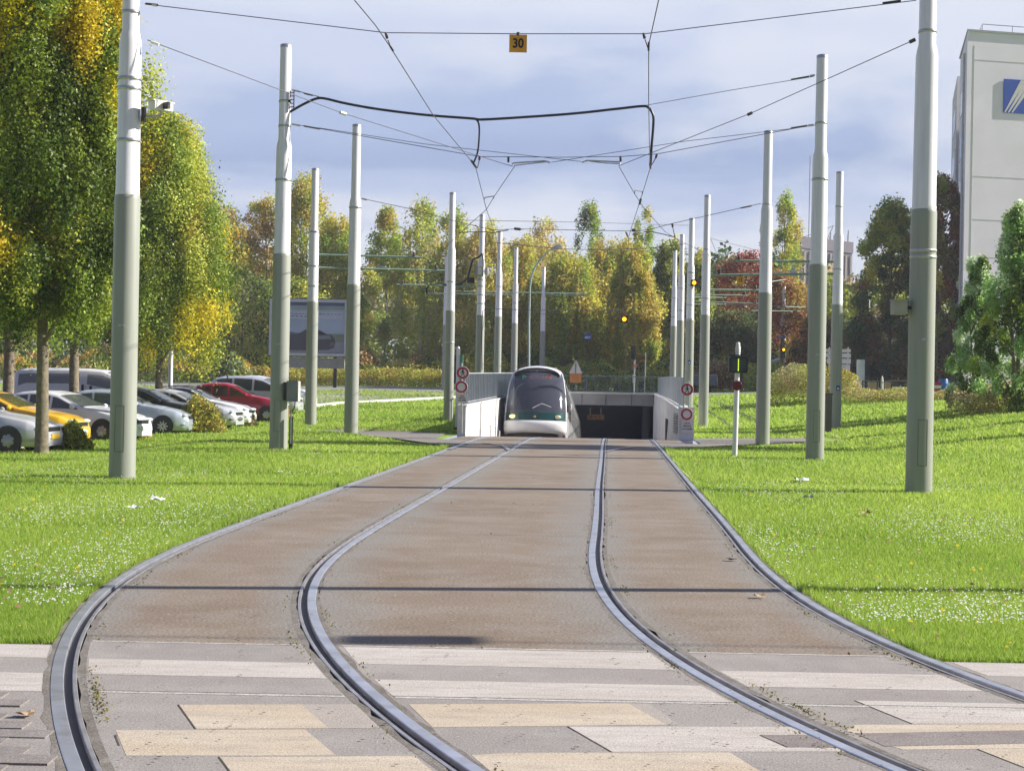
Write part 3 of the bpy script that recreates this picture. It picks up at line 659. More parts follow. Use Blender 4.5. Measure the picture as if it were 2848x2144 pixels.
railing('railing', 'pale steel railing with upright bars on the left ramp wall', [(float(uX((UL0 + UL1) / 2)(y)), y, float(wall_top(y)) + .05) for y in ys], 0.98, 400, M_RAILG, .011, mp_=mat('rail_post_blue_grey', (.20, .25, .29), .5), posts=70)
railing('railing', 'grey steel railing on the right ramp wall behind the round signs', [(float(uX((UR0 + UR1) / 2)(y)), y, float(wall_top(y)) + .05) for y in np.linspace(49.4, 87.4, 14)], 0.95, 420, mat('grey_railing_steel', (0.30, 0.34, 0.37), 0.5, 0.4, 0.08), .014, posts=20)
railing('railing', 'low grey railing along the bridge edge above the tunnel mouth', [(float(uX(UL0)(88)), 87.8, 1.26), (float(uX(UR1)(88)), 87.8, 1.26)], 0.92, 52, mat('bridge_railing_steel', (0.16, 0.20, 0.22), .5, .4), .009, posts=5)

# ------------------------------------------------------------------ poles
def pole(pxc, Z, label, bands=(), hatch=False, group='white and grey catenary poles', k=1.0, H=9.0, X=None):
    base = foot(pxc, Z)
    r = thing('catenary_pole', label, 'pole', base, random.uniform(0, 6), group)
    a, b = 0.485 * H, 0.764 * H
    MB().lathe([(.205 * k, -.3), (.203 * k, 0), (.196 * k, a - .06), (.190 * k, a - .02), (.182 * k, a)], n=28).build('lower_section', M_GREY, r)
    MB().lathe([(.184 * k, a - .02), (.186 * k, a + .03), (.180 * k, a + .05), (.168 * k, b - .16), (.150 * k, b - .05), (.130 * k, b + .03), (.124 * k, H - .02), (.118 * k, H)], n=28).build('upper_section', M_WHITE, r)
    MB().lathe([(.127 * k, H - .06), (.128 * k, H + .004), (.10 * k, H + .02), (.02, H + .025)], n=20).build('cap', M_STEEL, r)
    for z in bands:
        w = (.185 if z < b else .132) * k; w = (.198 if z < a else w) * (1 if z < a or z > b else .97)
        MB().lathe([(w - .004, z - .025), (w + .006, z - .022), (w + .006, z + .022), (w - .004, z + .025)], n=24).build('clamp_band', M_STEEL, r)
    return r, base
PX = {}
def P_(key, *a, **k): PX[key] = pole(*a, **k)
P_('L1', 343, 23.3, 'nearest left catenary pole, in front of the silver van, with a camera', (6.0, 6.15, 7.18, 5.2))
P_('L2', 776, 33.6, 'catenary pole with the grey cabinet, left of the billboard', (7.75, 7.2, 6.0))
P_('L3', 977, 43.9, 'left catenary pole at the right edge of the billboard', (6.6, ))
P_('L4', 864, 52.8, 'slim catenary pole standing in front of the billboard', (6.8, 5.6, 4.9))
P_('L5', 1247, 59.6, 'left catenary pole just behind the narrow white sign post', (5.5, 3.1), k=.96)
P_('L5b', 1235, 101, 'far pole half hidden behind the pole at the left ramp wall')
P_('L6', 1331, 70.0, 'pole carrying the grey transformer boxes behind the left railing', (5.7, 5.3, 6.0, 4.9))
P_('L7', 1381, 82.0, 'pole next right of the transformer pole', (6.0,))
P_('L8', 1427, 93.5, 'pole directly left of the curved street lamp', (5.6,))
P_('L9', 1505, 110, 'pole above the tram roof, right of the street lamp', (5.6,))
P_('R1', 2559, 23.3, 'nearest right catenary pole with a beige box on its left side', (7.1, 3.72, 3.62))
P_('R2', 2268, 33.6, 'second nearest right catenary pole, in front of the dark tower block', (7.5, 6.25))
P_('R3', 2122, 43.5, 'right catenary pole just right of the tram signal post', (6.9, ))
P_('R4', 2323, 53.0, 'pole with a blue tag, beside the brown box on the right lawn', (7.8, 5.6))
P_('R5', 1956, 58.8, 'pole right of the round pedestrian sign', (6.9, 5.0), k=.96)
P_('R6', 1914, 70.0, 'pole rising behind the round signs, with a small blue tag', (6.5, 5.0, 4.3, 5.9))
P_('R7', 1888, 82.0, 'middle pole of the three close together behind the right railing', (6.1, 4.9))
P_('R8', 1869, 93.3, 'farthest pole of the three close together behind the right railing', (6.1, 4.9))
P_('F1', 2174, 132, 'far pole behind the small amber traffic light', k=1.2)
P_('F2', 2187, 178, 'thin distant pole touching the blue street name plate', k=1.0)
P_('F3', 2243, 131, 'far pole between the second right pole and the maple tree')
P_('F4', 2369, 171, 'distant pole at the right end of the white direction signs')
P_('F5', 2410, 147, 'distant pole beside the blank pale board')
P_('F6', 2463, 177, 'distant thin pole above the white bollard')
P_('F7', 2481, 151, 'distant grey pole just left of the nearest right pole')
def pole_extras():
    r, b = PX['L1']
    # access hatch (slightly proud) on L1, L2 etc faces the track
    for key in ('L1', 'R1', 'L2', 'R2'):
        r, b = PX[key]; inv = -r.rotation_euler[2]; mb = MB(); rows = []
        for z in (0.42, 1.12):
            rows.append([(.2045 * math.cos(inv + a), .2045 * math.sin(inv + a), z) for a in np.linspace(-math.pi * .62, -math.pi * .40, 8)])
        mb.grid(rows); mb.build('access_hatch', M_GREY, r)
        mb = MB()
        for z in (0.42, 1.12): mb.tube([(.205 * math.cos(inv + a), .205 * math.sin(inv + a), z) for a in np.linspace(-math.pi * .62, -math.pi * .40, 8)], .003, 4)
        for a in (-math.pi * .62, -math.pi * .40): mb.tube([(.205 * math.cos(inv + a), .205 * math.sin(inv + a), z) for z in (.42, 1.12)], .003, 4)
        mb.build('hatch_seam', M_RUST, r)
        MB().box((.198 * math.cos(inv - 1.6), .198 * math.sin(inv - 1.6), 2.35), (.09, .03, .03), Matrix.Rotation(inv, 3, 'Z')).build('number_plate', M_STEEL, r)
    # CCTV camera on L1
    r, b = PX['L1']; c = thing('security_camera', 'small white security camera pointing right from the nearest left pole', 'camera', at(448, 298, 23.25)); 
    MB().box((0, -.02, 0), (.17, .34, .12), Matrix.Rotation(-.7, 3, 'Z')).build('housing', M_SIGNW, c); MB().box((.115, -.125, 0), (.12, .05, .10), Matrix.Rotation(-.7, 3, 'Z')).build('lens_window', M_BLACK, c)
    MB().box((-.01, 0, .075), (.20, .40, .018), Matrix.Rotation(-.7, 3, 'Z')).build('sunshade', M_SIGNW, c); MB().tube([(0, 0, -.06), (0.0, 0, -.13), (-.25, .02, -.16)], .022, 8).build('bracket', M_STEEL, c)
    MB().box((-.27, .02, -.12), (.05, .12, .22)).build('mounting_plate', M_RUST, c)
    # beige box on R1
    c = thing('junction_box', 'beige box on a short bracket on the nearest right pole', 'box', at(2500, 856, 23.25)); MB().box((0, 0, 0), (.20, .25, .21)).build('box_body', mat('beige_box', (0.33, 0.31, 0.28), .6), c)
    MB().box((0, -.01, .115), (.23, .29, .02)).build('lid', M_CONCD, c); MB().tube([(.10, 0, .0), (.22, 0, .0)], .03, 8).build('bracket', M_BLACK, c)
    # cabinet on L2
    r, b = PX['L2']; c = thing('switch_cabinet', 'grey electrical cabinet on the pole left of the billboard', 'cabinet', at(815, 1088, 33.4)); MB().box((0, 0, 0), (.24, .30, .46)).build('cabinet_body', mat('cabinet_grey', (0.22, 0.23, 0.24), .5), c)
    MB().box((.13, 0, 0), (.02, .28, .44)).build('door', mat('cabinet_door', (0.62, 0.62, 0.60), .5), c); MB().box((-.16, .0, 0), (.08, .12, .40)).build('bracket', M_BLACK, c)
    MB().tube([(.05, 0, -.23), (.04, 0, -.36), (-.03, 0, -.46), (-.045, 0, -.62)], .012, 6).build('cable', M_BLACK, c)
    MB().box((-.035, 0, -.62 - .14), (.03, .04, .8)).build('conduit', M_STEEL, c); MB().box((-.035, .05, -1.0), (.085, .03, 1.0 - .62 + .5)).build('cable_duct', M_RUST, c)
    # feeder bracket on L2
    c = thing('feeder_bracket', 'ladder shaped steel bracket high on the pole with the cabinet', 'bracket', at(812, 278, 33.5)); mb = MB()
    for s in (-.045, .045): mb.box((s, 0, 0), (.018, .05, .40))
    for k in range(5): mb.box((0, 0, -.16 + .08 * k), (.09, .03, .015))
    mb.build('frame', M_RUST, c)
    # transformer on L6
    c = thing('transformer', 'grey surge arrester boxes clamped to the transformer pole', 'electrical box', at(1333, 755, 69.8)); MB().box((0, -.1, 0), (.40, .4, .42)).build('box_body', mat('box_mid_grey', (0.28, 0.27, 0.26), .5), c)
    MB().box((0, -.33, .0), (.14, .06, .34)).build('face_plate', M_SIGNW, c); MB().lathe([(.10, -.16), (.11, .0), (.10, .16)], (.34, -.1, .0), 12).build('insulator', M_STEEL, c); MB().box((-.38, 0, -.42), (.34, .3, .26)).build('loudspeaker', M_BLACK, c)
    mb = MB().box((.18, 0, -.0), (.5, .06, .05)); mb.build('cross_arm', M_STEEL, c)
    tag(MB().tube([at(1357, 858, 69.8), at(1343, 865, 69.8), at(1341, 900, 69.8), at(1340, 960, 69.8), at(1341, 1030, 69.8)], .02, 6).build('down_cable', M_RUST), 'thin cable running down beside the transformer pole', 'cable')
    # tags
    for key, px, py, lb in (('R6', 1917, 1007, 'small blue and white tag on the pole behind the round signs'), ('R4', 2331, 1079, 'small blue sticker on the pole beside the brown box')):
        Z = PX[key][1].y; c = thing('pole_tag', lb, 'sign', at(px, py, Z - .22)); MB().box((0, 0, 0), (.13, .02, .17)).build('plate', M_BLUE, c); MB().box((.0, -.014, -.02), (.07, .01, .07)).build('square', M_SIGNW, c)
pole_extras()

# ------------------------------------------------------------------ overhead wires
def wire(name, lb, pts, r=0.009, m=M_WIRE, cat='wire', group=None, n=5):
    o = MB().tube([p if isinstance(p, Vector) else at(*p) for p in pts], r, n).build(name, m); return tag(o, lb, cat, group)
def T_(name, lb, pts, r, fittings=(), m=M_WIRE):
    t = thing(name, lb, 'wire'); MB().tube([at(*p) for p in pts], r, 5).build('cable', m, t)
    for (a, b, rr, mm) in fittings:
        MB().tube([at(*a), at(*b)], rr, 7).build('insulator', mm, t)
    return t
Z1, Z2, Z3 = 23.3, 33.6, 43.7
GW = 'overhead wires of the tramway'
T_('span_wire', 'top span wire between the two nearest poles, carrying the 30 sign', [(402, 12, Z1), (1073, 92, Z1), (1440, 95, Z1), (1793, 95, Z1), (2548, 2, Z1)], .0075,
   [((405, 11, Z1), (440, 15, Z1), .018, M_RUST), ((2455, 10, Z1), (2505, 3, Z1), .02, M_RUST), ((423, 13, Z1), (436, 15, Z1), .026, M_STEEL)])
T_('pull_off_wire', 'slanting wire from the nearest left pole with a white insulator', [(410, 112, Z1), (437, 122, Z1), (946, 313, 29.5), (1405, 457, Z2), (1427, 463, Z2)], .0075,
   [((420, 117, Z1), (442, 125, Z1), .025, M_PORC), ((946, 313, 29.5), (962, 318, 29.6), .035, M_PORC)])
T_('pull_off_wire', 'slanting wire from the nearest right pole down to the middle', [(2540, 113, Z1), (2085, 317, 29.5), (1723, 461, Z2)], .0075,
   [((2545, 111, Z1), (2530, 118, Z1), .03, M_RUST), ((2079, 320, 29.5), (2092, 314, 29.5), .03, M_RUST)])
T_('contact_wire', 'left contact wire hanging above the left track', [(800, -250, 15), (985, 0, 20.3), (1045, 72, 22.3), (1084, 129, Z1), (1092, 142, Z1 + .2), (1205, 321, 29), (1312, 450, Z2), (1323, 466, Z2 + .3), (1353, 583, 39.5), (1371, 633, Z3), (1378, 650, 46), (1395, 740, 60), (1440, 880, 88)], .0085,
   [((1073, 92, Z1), (1077, 108, Z1), .022, M_RUST), ((1079, 112, Z1), (1086, 130, Z1), .010, M_RUST), ((1086, 130, Z1), (1094, 143, Z1), .018, M_RUST), ((1310, 446, Z2), (1326, 468, Z2), .026, M_RUST)])
T_('contact_wire', 'right contact wire hanging above the right track', [(1850, -150, 18), (1832, 0, 20.6), (1806, 118, Z1), (1804, 150, Z1 + .5), (1804, 271, 27), (1806, 400, 31.5), (1809, 466, Z2), (1787, 538, 37.5), (1750, 653, Z3), (1747, 665, 45), (1751, 740, 60), (1765, 900, 90)], .0085,
   [((1790, 93, Z1), (1793, 108, Z1), .022, M_RUST), ((1794, 110, Z1), (1802, 134, Z1), .009, M_RUST), ((1805, 118, Z1), (1804, 142, Z1), .018, M_RUST), ((1782, 555, 38.5), (1779, 567, 39), .03, M_RUST), ((1808, 455, Z2), (1810, 470, Z2), .024, M_RUST)])
T_('crossing_wire', 'contact wire crossing to the left below the curved arm', [(1432, 462, Z2), (1373, 549, 37.5), (1353, 583, 39.5), (1271, 656, Z3 + 1), (1238, 690, 47), (1130, 770, 58)], .0085)
T_('crossing_wire', 'contact wire crossing to the right below the curved arm', [(1721, 462, Z2), (1762, 534, 37), (1787, 574, 39), (1850, 645, 42.5), (1877, 662, Z3), (1975, 712, 58)], .0085)
T_('wire_spreader', 'small strut joining the left crossing wires', [(1346, 555, 38), (1349, 550, 37.8), (1372, 546, 37.5), (1374, 552, 37.6)], .012)
T_('wire_spreader', 'small strut joining the right crossing wires', [(1765, 540, 37), (1766, 530, 37), (1786, 533, 37.4), (1787, 541, 37.6)], .012)
T_('span_wire', 'lower span wire between the second pair of poles', [(811, 345, Z2), (830, 348, Z2), (1334, 436, Z2), (1560, 438, Z2), (1726, 436, Z2), (1827, 429, Z2), (2220, 356, Z2), (2272, 348, Z2)], .008,
   [((812, 346, Z2), (835, 350, Z2), .024, M_STEEL), ((845, 351, Z2), (890, 359, Z2), .02, M_WIRE), ((2200, 357, Z2), (2245, 350, Z2), .02, M_WIRE), ((2248, 350, Z2), (2262, 348, Z2), .026, M_STEEL), ((1334, 436, Z2), (1333, 446, Z2), .026, M_RUST), ((1414, 438, Z2), (1414, 452, Z2), .026, M_RUST), ((1726, 435, Z2), (1726, 450, Z2), .026, M_RUST), ((1827, 429, Z2), (1824, 440, Z2), .026, M_RUST), ((1824, 440, Z2), (1811, 462, Z2), .010, M_RUST), ((1333, 446, Z2), (1328, 468, Z2), .010, M_RUST)])
T_('pull_off_wire', 'wire from the cabinet pole to the right curved arm', [(885, 356, Z2), (1180, 401, Z2), (1618, 450, Z2)], .007)
T_('pull_off_wire', 'wire from the second right pole to the left curved arm', [(2205, 358, Z2), (1900, 394, Z2), (1533, 452, Z2)], .007)
def arm(lb, pts, pts2):
    t = thing('registration_arm', lb, 'wire fitting'); MB().tube([at(*p) for p in pts], .017, 8).build('tube', M_STEEL, t); MB().tube([at(*p) for p in pts2], .012, 8).build('lower_rod', M_STEEL, t)
arm('left curved steel registration arm over the tracks', [(1424, 457, Z2), (1428, 454, Z2), (1470, 451, Z2), (1515, 448, Z2), (1530, 453, Z2)], [(1430, 461, Z2), (1480, 455, Z2), (1518, 451, Z2)])
arm('right curved steel registration arm over the tracks', [(1725, 457, Z2), (1722, 451, Z2), (1680, 449, Z2), (1633, 447, Z2), (1619, 452, Z2)], [(1722, 456, Z2), (1680, 454, Z2), (1640, 449, Z2)])
T_('span_wire', 'upper wire from the cabinet pole down to the black cable', [(812, 250, Z2), (835, 256, Z2), (888, 270, Z2)], .010, [((814, 251, Z2), (835, 256, Z2), .022, M_STEEL), ((845, 260, Z2), (870, 266, Z2), .02, M_WIRE)])
T_('span_wire', 'upper wire from the black cable to the second right pole', [(1795, 294, Z2), (2030, 252, Z2), (2262, 214, Z2)], .007, [((2200, 222, Z2), (2250, 213, Z2), .018, M_WIRE), ((2252, 212, Z2), (2266, 210, Z2), .024, M_STEEL)])
def sm(pts, k=6):
    P = [at(*p) for p in pts]; out = []
    for i in range(len(P) - 1):
        a, b, c, d = P[max(i - 1, 0)], P[i], P[i + 1], P[min(i + 2, len(P) - 1)]
        for j in range(k):
            t = j / k; out.append(0.5 * ((2 * b) + (c - a) * t + (2 * a - 5 * b + 4 * c - d) * t * t + (3 * b - a - 3 * c + d) * t ** 3))
    out.append(P[-1]); return out
f = thing('feeder_cable', 'thick black power cable sagging across the tracks', 'cable')
MB().tube(sm([(806, 312, Z2), (845, 290, Z2), (880, 275, Z2), (905, 275, Z2), (960, 288, Z2), (1050, 304, Z2), (1180, 320, Z2), (1310, 330, Z2), (1345, 333, Z2), (1480, 325, Z2), (1600, 316, Z2), (1720, 303, Z2), (1785, 296, Z2), (1803, 300, Z2), (1816, 320, Z2), (1817, 350, Z2), (1812, 410, Z2), (1809, 462, Z2)]), .029, 8).build('main_cable', M_CABLE, f)
MB().tube(sm([(1322, 331, Z2), (1331, 343, Z2), (1333, 370, Z2), (1329, 420, Z2), (1318, 452, Z2)]), .02, 8).build('drop_cable', M_CABLE, f)
T_('span_wire', 'span wire between the third pair of poles', [(1003, 552, Z3), (1150, 583, Z3), (1253, 612, Z3), (1370, 640, Z3), (1440, 637, Z3), (1759, 643, Z3), (1800, 640, Z3), (1870, 622, Z3), (2118, 566, Z3)], .009,
   [((1008, 553, Z3), (1020, 556, Z3), .028, M_STEEL), ((1430, 636, Z3), (1448, 638, Z3), .04, M_RUST), ((2060, 579, Z3), (2090, 573, Z3), .022, M_RUST), ((1870, 622, Z3), (1871, 632, Z3), .03, M_RUST), ((1871, 632, Z3), (1877, 660, Z3), .012, M_RUST), ((1757, 641, Z3), (1766, 640, Z3), .04, M_RUST), ((1740, 645, Z3), (1747, 660, Z3), .02, M_RUST)])
T_('registration_arm', 'dark bowed arm left of the third span wire', [(1275, 648, Z3), (1300, 646, Z3), (1345, 645, Z3), (1370, 648, Z3), (1414, 640, Z3)], .014)
T_('registration_arm', 'dark bowed arm right of the third span wire', [(1790, 645, Z3), (1815, 645, Z3), (1850, 653, Z3), (1876, 660, Z3)], .014)
T_('span_wire', 'straight thin wire high across the tree tops', [(1250, 612, 59.6), (1600, 618, 62), (1915, 627, 70)], .012)
T_('span_wire', 'sagging span wire from the transformer pole to the pole behind the round signs', [(1336, 671, 70), (1450, 682, 70), (1565, 693, 70), (1680, 695, 70), (1800, 691, 70), (1907, 679, 70)], .016)
T_('span_wire', 'lower wire holding the hanging amber signal', [(1341, 858, 70), (1500, 863, 70), (1600, 863, 70), (1731, 863, 70), (1738, 872, 70)], .016)
T_('span_wire', 'thin wire from the right pole down behind the third right pole', [(1976, 663, 58.8), (2100, 695, 75), (2170, 690, 90)], .010)
T_('span_wire', 'thin stay from the pole right of the pedestrian sign', [(1976, 663, 58.8), (2006, 735, 75)], .010)
T_('span_wire', 'thin slack wire between the poles behind the right railing', [(1918, 680, 70), (1960, 705, 90), (2010, 722, 110)], .014)
T_('span_wire', 'pair of short stays on the pole beside the brown box', [(2318, 628, 53), (2285, 642, 56), (2200, 672, 75)], .010)
T_('span_wire', 'steep stay on the pole beside the brown box', [(2318, 628, 53), (2296, 675, 60)], .010)
# green cantilever arms
def boom(lb, a, b, rr=.035, extra=None):
    t = thing('cantilever_arm', lb, 'arm', group='green cantilever arms'); MB().tube([at(*a), at(*b)], rr, 8).build('tube', M_GREENARM, t)
    d = (at(*b) - at(*a)); k = 0.93; c = at(*a) + d * k; MB().lathe([(.03, -.09), (.05, -.05), (.05, .05), (.03, .09)], c + Vector((0, 0, .10)), 8).build('insulator', M_RUST, t)
    if extra: MB().tube([at(*p) for p in extra], rr * .5, 6).build('registration_rod', M_STEEL, t)
boom('upper long green arm reaching right from the slim billboard pole', (872, 708, 52.8), (1172, 716, 53.5)); boom('lower long green arm reaching right from the slim billboard pole', (872, 744, 52.8), (1238, 753, 54), extra=[(1000, 744, 53), (1040, 739, 53), (1075, 744, 53), (1082, 752, 53)])
boom('short green arm left of the transformer pole with the black cable', (1322, 797, 70), (1104, 791, 69)); boom('upper arm behind the left poles below the transformer', (1632, 817, 86), (1262, 810, 84), .03); boom('thin lower arm behind the left poles', (1430, 820, 93), (1190, 816, 92), .03)
boom('green arm reaching right from the pole above the tram', (1512, 819, 110), (1630, 822, 110), .04)
T_('feeder_drop', 'black cable curling from the transformer pole to the short green arm', [(1341, 706, 69.6), (1330, 716, 69.6), (1315, 722, 69.6), (1308, 745, 69.6), (1300, 775, 69.6), (1280, 790, 69.6), (1250, 792, 69.6), (1195, 793, 69.6), (1186, 803, 69.6), (1187, 818, 69.6)], .05, m=M_CABLE)
T_('feeder_drop', 'small cable loop beside the transformer boxes', [(1341, 706, 69.6), (1344, 725, 69.6), (1344, 742, 69.6)], .03, m=M_CABLE)
boom('upper green arm left of the pole with the blue sticker', (2316, 729, 53), (2036, 725, 53), .042); boom('long green arm carrying the 15 plate', (2316, 762, 53), (1976, 765, 53), .042, extra=[(2145, 756, 53), (2180, 757, 53), (2190, 760, 53)])
boom('green arm above the maple behind the third right pole', (1960, 806, 60), (2112, 807, 60.5), .04)
for i, (a, b, Z, w) in enumerate((((1922, 820), (2082, 821), 72, 'topmost'), ((1922, 826), (2020, 828), 83, 'second'), ((1922, 838), (2115, 844), 95, 'third'), ((1922, 846), (2020, 846), 96, 'fourth'))):
    boom(w + ' of the thin arms stacked behind the right poles', (a[0], a[1], Z), (b[0], b[1], Z + 1), .03)
boom('thin arm between the two far poles over the red maple', (2243, 855, 131), (1990, 846, 120), .04); boom('thin lower arm from the far pole over the maple', (2243, 866, 131), (2090, 864, 128), .04)
boom('short pale arm right of the third right pole', (2174, 910, 132), (2140, 909, 132), .05); boom('thin pale arm behind the pole with the blue sticker', (2369, 909, 171), (2290, 903, 170), .05); boom('grey arm between distant poles near the brown tree', (2481, 900, 151), (2335, 892, 150), .04)
boom('slanting arm beside the third right pole', (2184, 778, 132), (2140, 784, 130), .05)

# ------------------------------------------------------------------ signs and signals
def ring(mb, r0, r1, y, n=36):
    V = []; 
    for k in range(n):
        a = 2 * math.pi * k / n; V += [(r0 * math.cos(a), y, r0 * math.sin(a)), (r1 * math.cos(a), y, r1 * math.sin(a)), (r1 * math.cos(a), y + .01, r1 * math.sin(a))]
    Fc = []
    for k in range(n):
        j = (k + 1) % n; Fc += [(3 * k, 3 * k + 1, 3 * j + 1, 3 * j), (3 * k + 1, 3 * k + 2, 3 * j + 2, 3 * j + 1)]
    return mb.add(V, Fc)
def disc_sign(lb, loc, r, figure=False):
    s = thing('round_sign', lb, 'road sign', loc); MB().lathe([(r * .98, 0), (r, .006), (r, .02), (r * .96, .024)], n=36, axis='y').build('plate', M_SIGNW, s)
    ring(MB(), r * .62, r * .93, -.004).build('red_ring', M_RED, s)
    if figure:
        mb = MB(); mb.lathe([(.001, -.006), (.026, -.006), (.026, -.004)], (0, 0, .105), 14, axis='y')
        def limb(p): mb.prism([(x, -.007, z) for x, z in p], (0, .004, 0))
        limb([(-.022, .075), (.018, .078), (.026, .0), (-.014, -.01)]); limb([(.0, .0), (.026, .0), (.058, -.085), (.066, -.115), (.044, -.112), (.032, -.075)]); limb([(-.014, .0), (.012, .0), (-.018, -.06), (-.05, -.115), (-.074, -.112), (-.034, -.05)])
        limb([(-.02, .075), (-.012, .06), (-.044, .025), (-.052, -.015), (-.066, -.01), (-.058, .036)]); limb([(.016, .076), (.012, .06), (.036, .028), (.062, .012), (.056, -.002), (.026, .014)])
        mb.build('walking_figure', M_BLACK, s)
    return s
def text_plate(lb, loc, w, h):
    s = thing('text_plate', lb, 'sign', loc); MB().box((0, .01, 0), (w, .02, h)).build('plate', M_SIGNW, s)
    text_obj('lettering', 'SAUF', h * .2, mat('text_red', (0.4, .05, .04)), s, (0, -.003, h * .28), bold=.002)
    text_obj('lettering', 'SERVICE', h * .19, M_BLACK, s, (0, -.003, h * .03), bold=.002); text_obj('lettering', 'AUTORISE', h * .19, M_BLACK, s, (0, -.003, -h * .22), bold=.002)
ZR = 46.85
disc_sign('round no pedestrians sign with a walking figure above the right ramp wall', at(1911, 1083, ZR - .1), .20, True)
disc_sign('empty red ringed sign on the end of the right ramp wall', at(1910, 1152, ZR - .1), .195)
text_plate('white text plate below the empty red ring on the right wall end', at(1911, 1186, ZR - .06), .34, .36)
tag(MB().tube([at(1916, 1200, ZR + .05), at(1916, 1060, ZR + .05)], .028, 8).build('sign_pipe', M_STEEL), 'slim pipe carrying the round signs on the right wall', 'post')
tag(MB().box(at(1908, 1178, ZR + .08), (.48, .2, 1.02)).build('wall_end_block', M_CONC), 'pale end block of the right ramp wall', 'wall')
ZL = 46.8
disc_sign('no pedestrians sign half hidden by the narrow white post on the left', at(1287, 1037, ZL - .1), .20, True)
disc_sign('empty red ringed sign half hidden by the narrow white post on the left', at(1283, 1076, ZL - .1), .20)
text_plate('white text plate behind the narrow white post on the left', at(1285, 1108, ZL - .06), .36, .28)
tag(MB().tube([at(1284, 1205, ZL), at(1284, 1010, ZL)], .028, 8).build('sign_pipe', M_STEEL), 'slim pipe carrying the round signs on the left', 'post')
def left_post():
    base = gnd(1270, 1199); t = thing('marker_post', 'tall narrow white post with a green backed board, left of the tram', 'post', base)
    MB().box((0, 0, 1.40), (.115, .08, 2.66)).build('mast', M_WHITE, t); MB().lathe([(.058, 2.72), (.05, 2.78), (.02, 2.80)], n=10).build('mast_tip', M_WHITE, t); MB().box((-.02, 0, .03), (.16, .14, .2)).build('rusty_foot', mat('rust', (.16, .08, .05), .9, var=.3), t)
    MB().box((.115, .06, 2.1), (.10, .30, .86)).build('green_board', mat('green_board', (0.10, 0.25, 0.18), .5), t); MB().box((-.09, .06, 2.05), (.07, .2, .95)).build('dark_board', M_RUST, t)
left_post()
def signal_post():
    base = gnd(2043, 1271); t = thing('tram_signal', 'white tram signal post with a black signal head showing a yellow bar', 'signal', base)
    MB().tube([(0, 0, 0), (0.03, 0, 2.42)], [.062, .056], 14).build('mast', M_WHITE, t); MB().lathe([(.062, 2.40), (.062, 2.52), (.048, 2.56), (.048, 2.62), (.02, 2.64)], (.03, 0, 0), 14).build('mast_cap', M_SIGNW, t)
    h = MB(); h.prism([(-.15, -.10, 1.93), (.23, -.10, 1.93), (.25, -.10, 1.97), (.25, -.10, 2.27), (.22, -.10, 2.31), (-.14, -.10, 2.31), (-.18, -.10, 2.27), (-.18, -.10, 1.97)], (0, .17, 0)); hd = h.build('signal_head', M_BLACK, t)
    MB().box((.035, -.105, 2.12), (.31, .012, .28)).build('lens_glass', mat('signal_lens', (.05, .06, .055), .15), hd)
    mb = MB()
    for k in range(8): mb.lathe([(.013, -.012), (.001, -.016)], (.032, -.10, 1.99 + .036 * k), 8, axis='y')
    mb.build('lit_bar', mat('led_yellow_green', (.3, .4, .02), emit=(.55, .75, .04), estr=1.2), hd)
    MB().box((.035, -.06, 2.335), (.46, .22, .02)).build('visor', M_BLACK, hd)
    MB().lathe([(.11, -.085), (.115, -.08), (.115, -.06), (.10, -.055)], (.018, 0, 1.64), 28, axis='y').build('red_disc', mat('dark_red_disc', (.16, .01, .02), .4), t)
signal_post()
def speed_board(lb, txt, loc, s, zsz):
    b = thing('speed_board', lb, 'sign', loc); MB().box((0, 0, 0), (s, .012, s)).build('board', M_YEL, b); text_obj('number', txt, s * .74, M_BLACK, b, (0, -.008, -.01 * s), bold=s * .022, sx=.86)
    MB().lathe([(s * .1, -.02), (s * .1, .03)], (0, 0, s * .52), 10).build('clip', M_RUST, b); return b
speed_board('yellow square board reading 30 hanging from the top span wire', '30', at(1441, 122, Z1), .272, 0)
speed_board('small yellow board reading 15 below the green arm', '15', at(2059, 779, 52.9), .26, 0)
def amber(lb, px, py, Z, s):
    a = thing('amber_signal', lb, 'signal light', at(px, py, Z)); MB().box((0, 0, 0), (s, .18, s)).build('housing', M_BLACK, a); ring(MB(), s * .30, s * .46, -.10).build('bezel', mat('amber_bezel', (.25, .03, .01), .5), a)
    MB().lathe([(.001, -.13), (s * .2, -.12), (s * .31, -.095)], (0, 0, 0), 20, axis='y', cap=False).build('lit_lens', mat('amber_lamp', (.8, .3, .01), emit=(1.0, .42, .01), estr=2.2), a)
amber('lit amber signal hanging by itself above the tunnel', 1736, 888, 69.9, .31); amber('lit amber signal beside the pole behind the round signs', 1930, 787, 69.8, .29)
tag(MB().tube([at(1736, 897, 69.9), at(1741, 950, 69.9), at(1738, 1060, 75)], .010, 5).build('signal_cable', M_WIRE), 'thin cable hanging under the amber signal', 'wire')
a = thing('number_board', 'small dark blue board with white characters in front of the birches', 'sign', at(1634, 937, 72)); MB().box((0, 0, 0), (.32, .02, .29)).build('board', M_BLUE, a); text_obj('lettering', 'A017', .15, M_SIGNW, a, (0, -.014, -.03), bold=.004, sx=.8)
MB().tube([(0, 0, .145), (0, 0, 1.25)], .006, 4).build('hanger', M_WIRE, a)
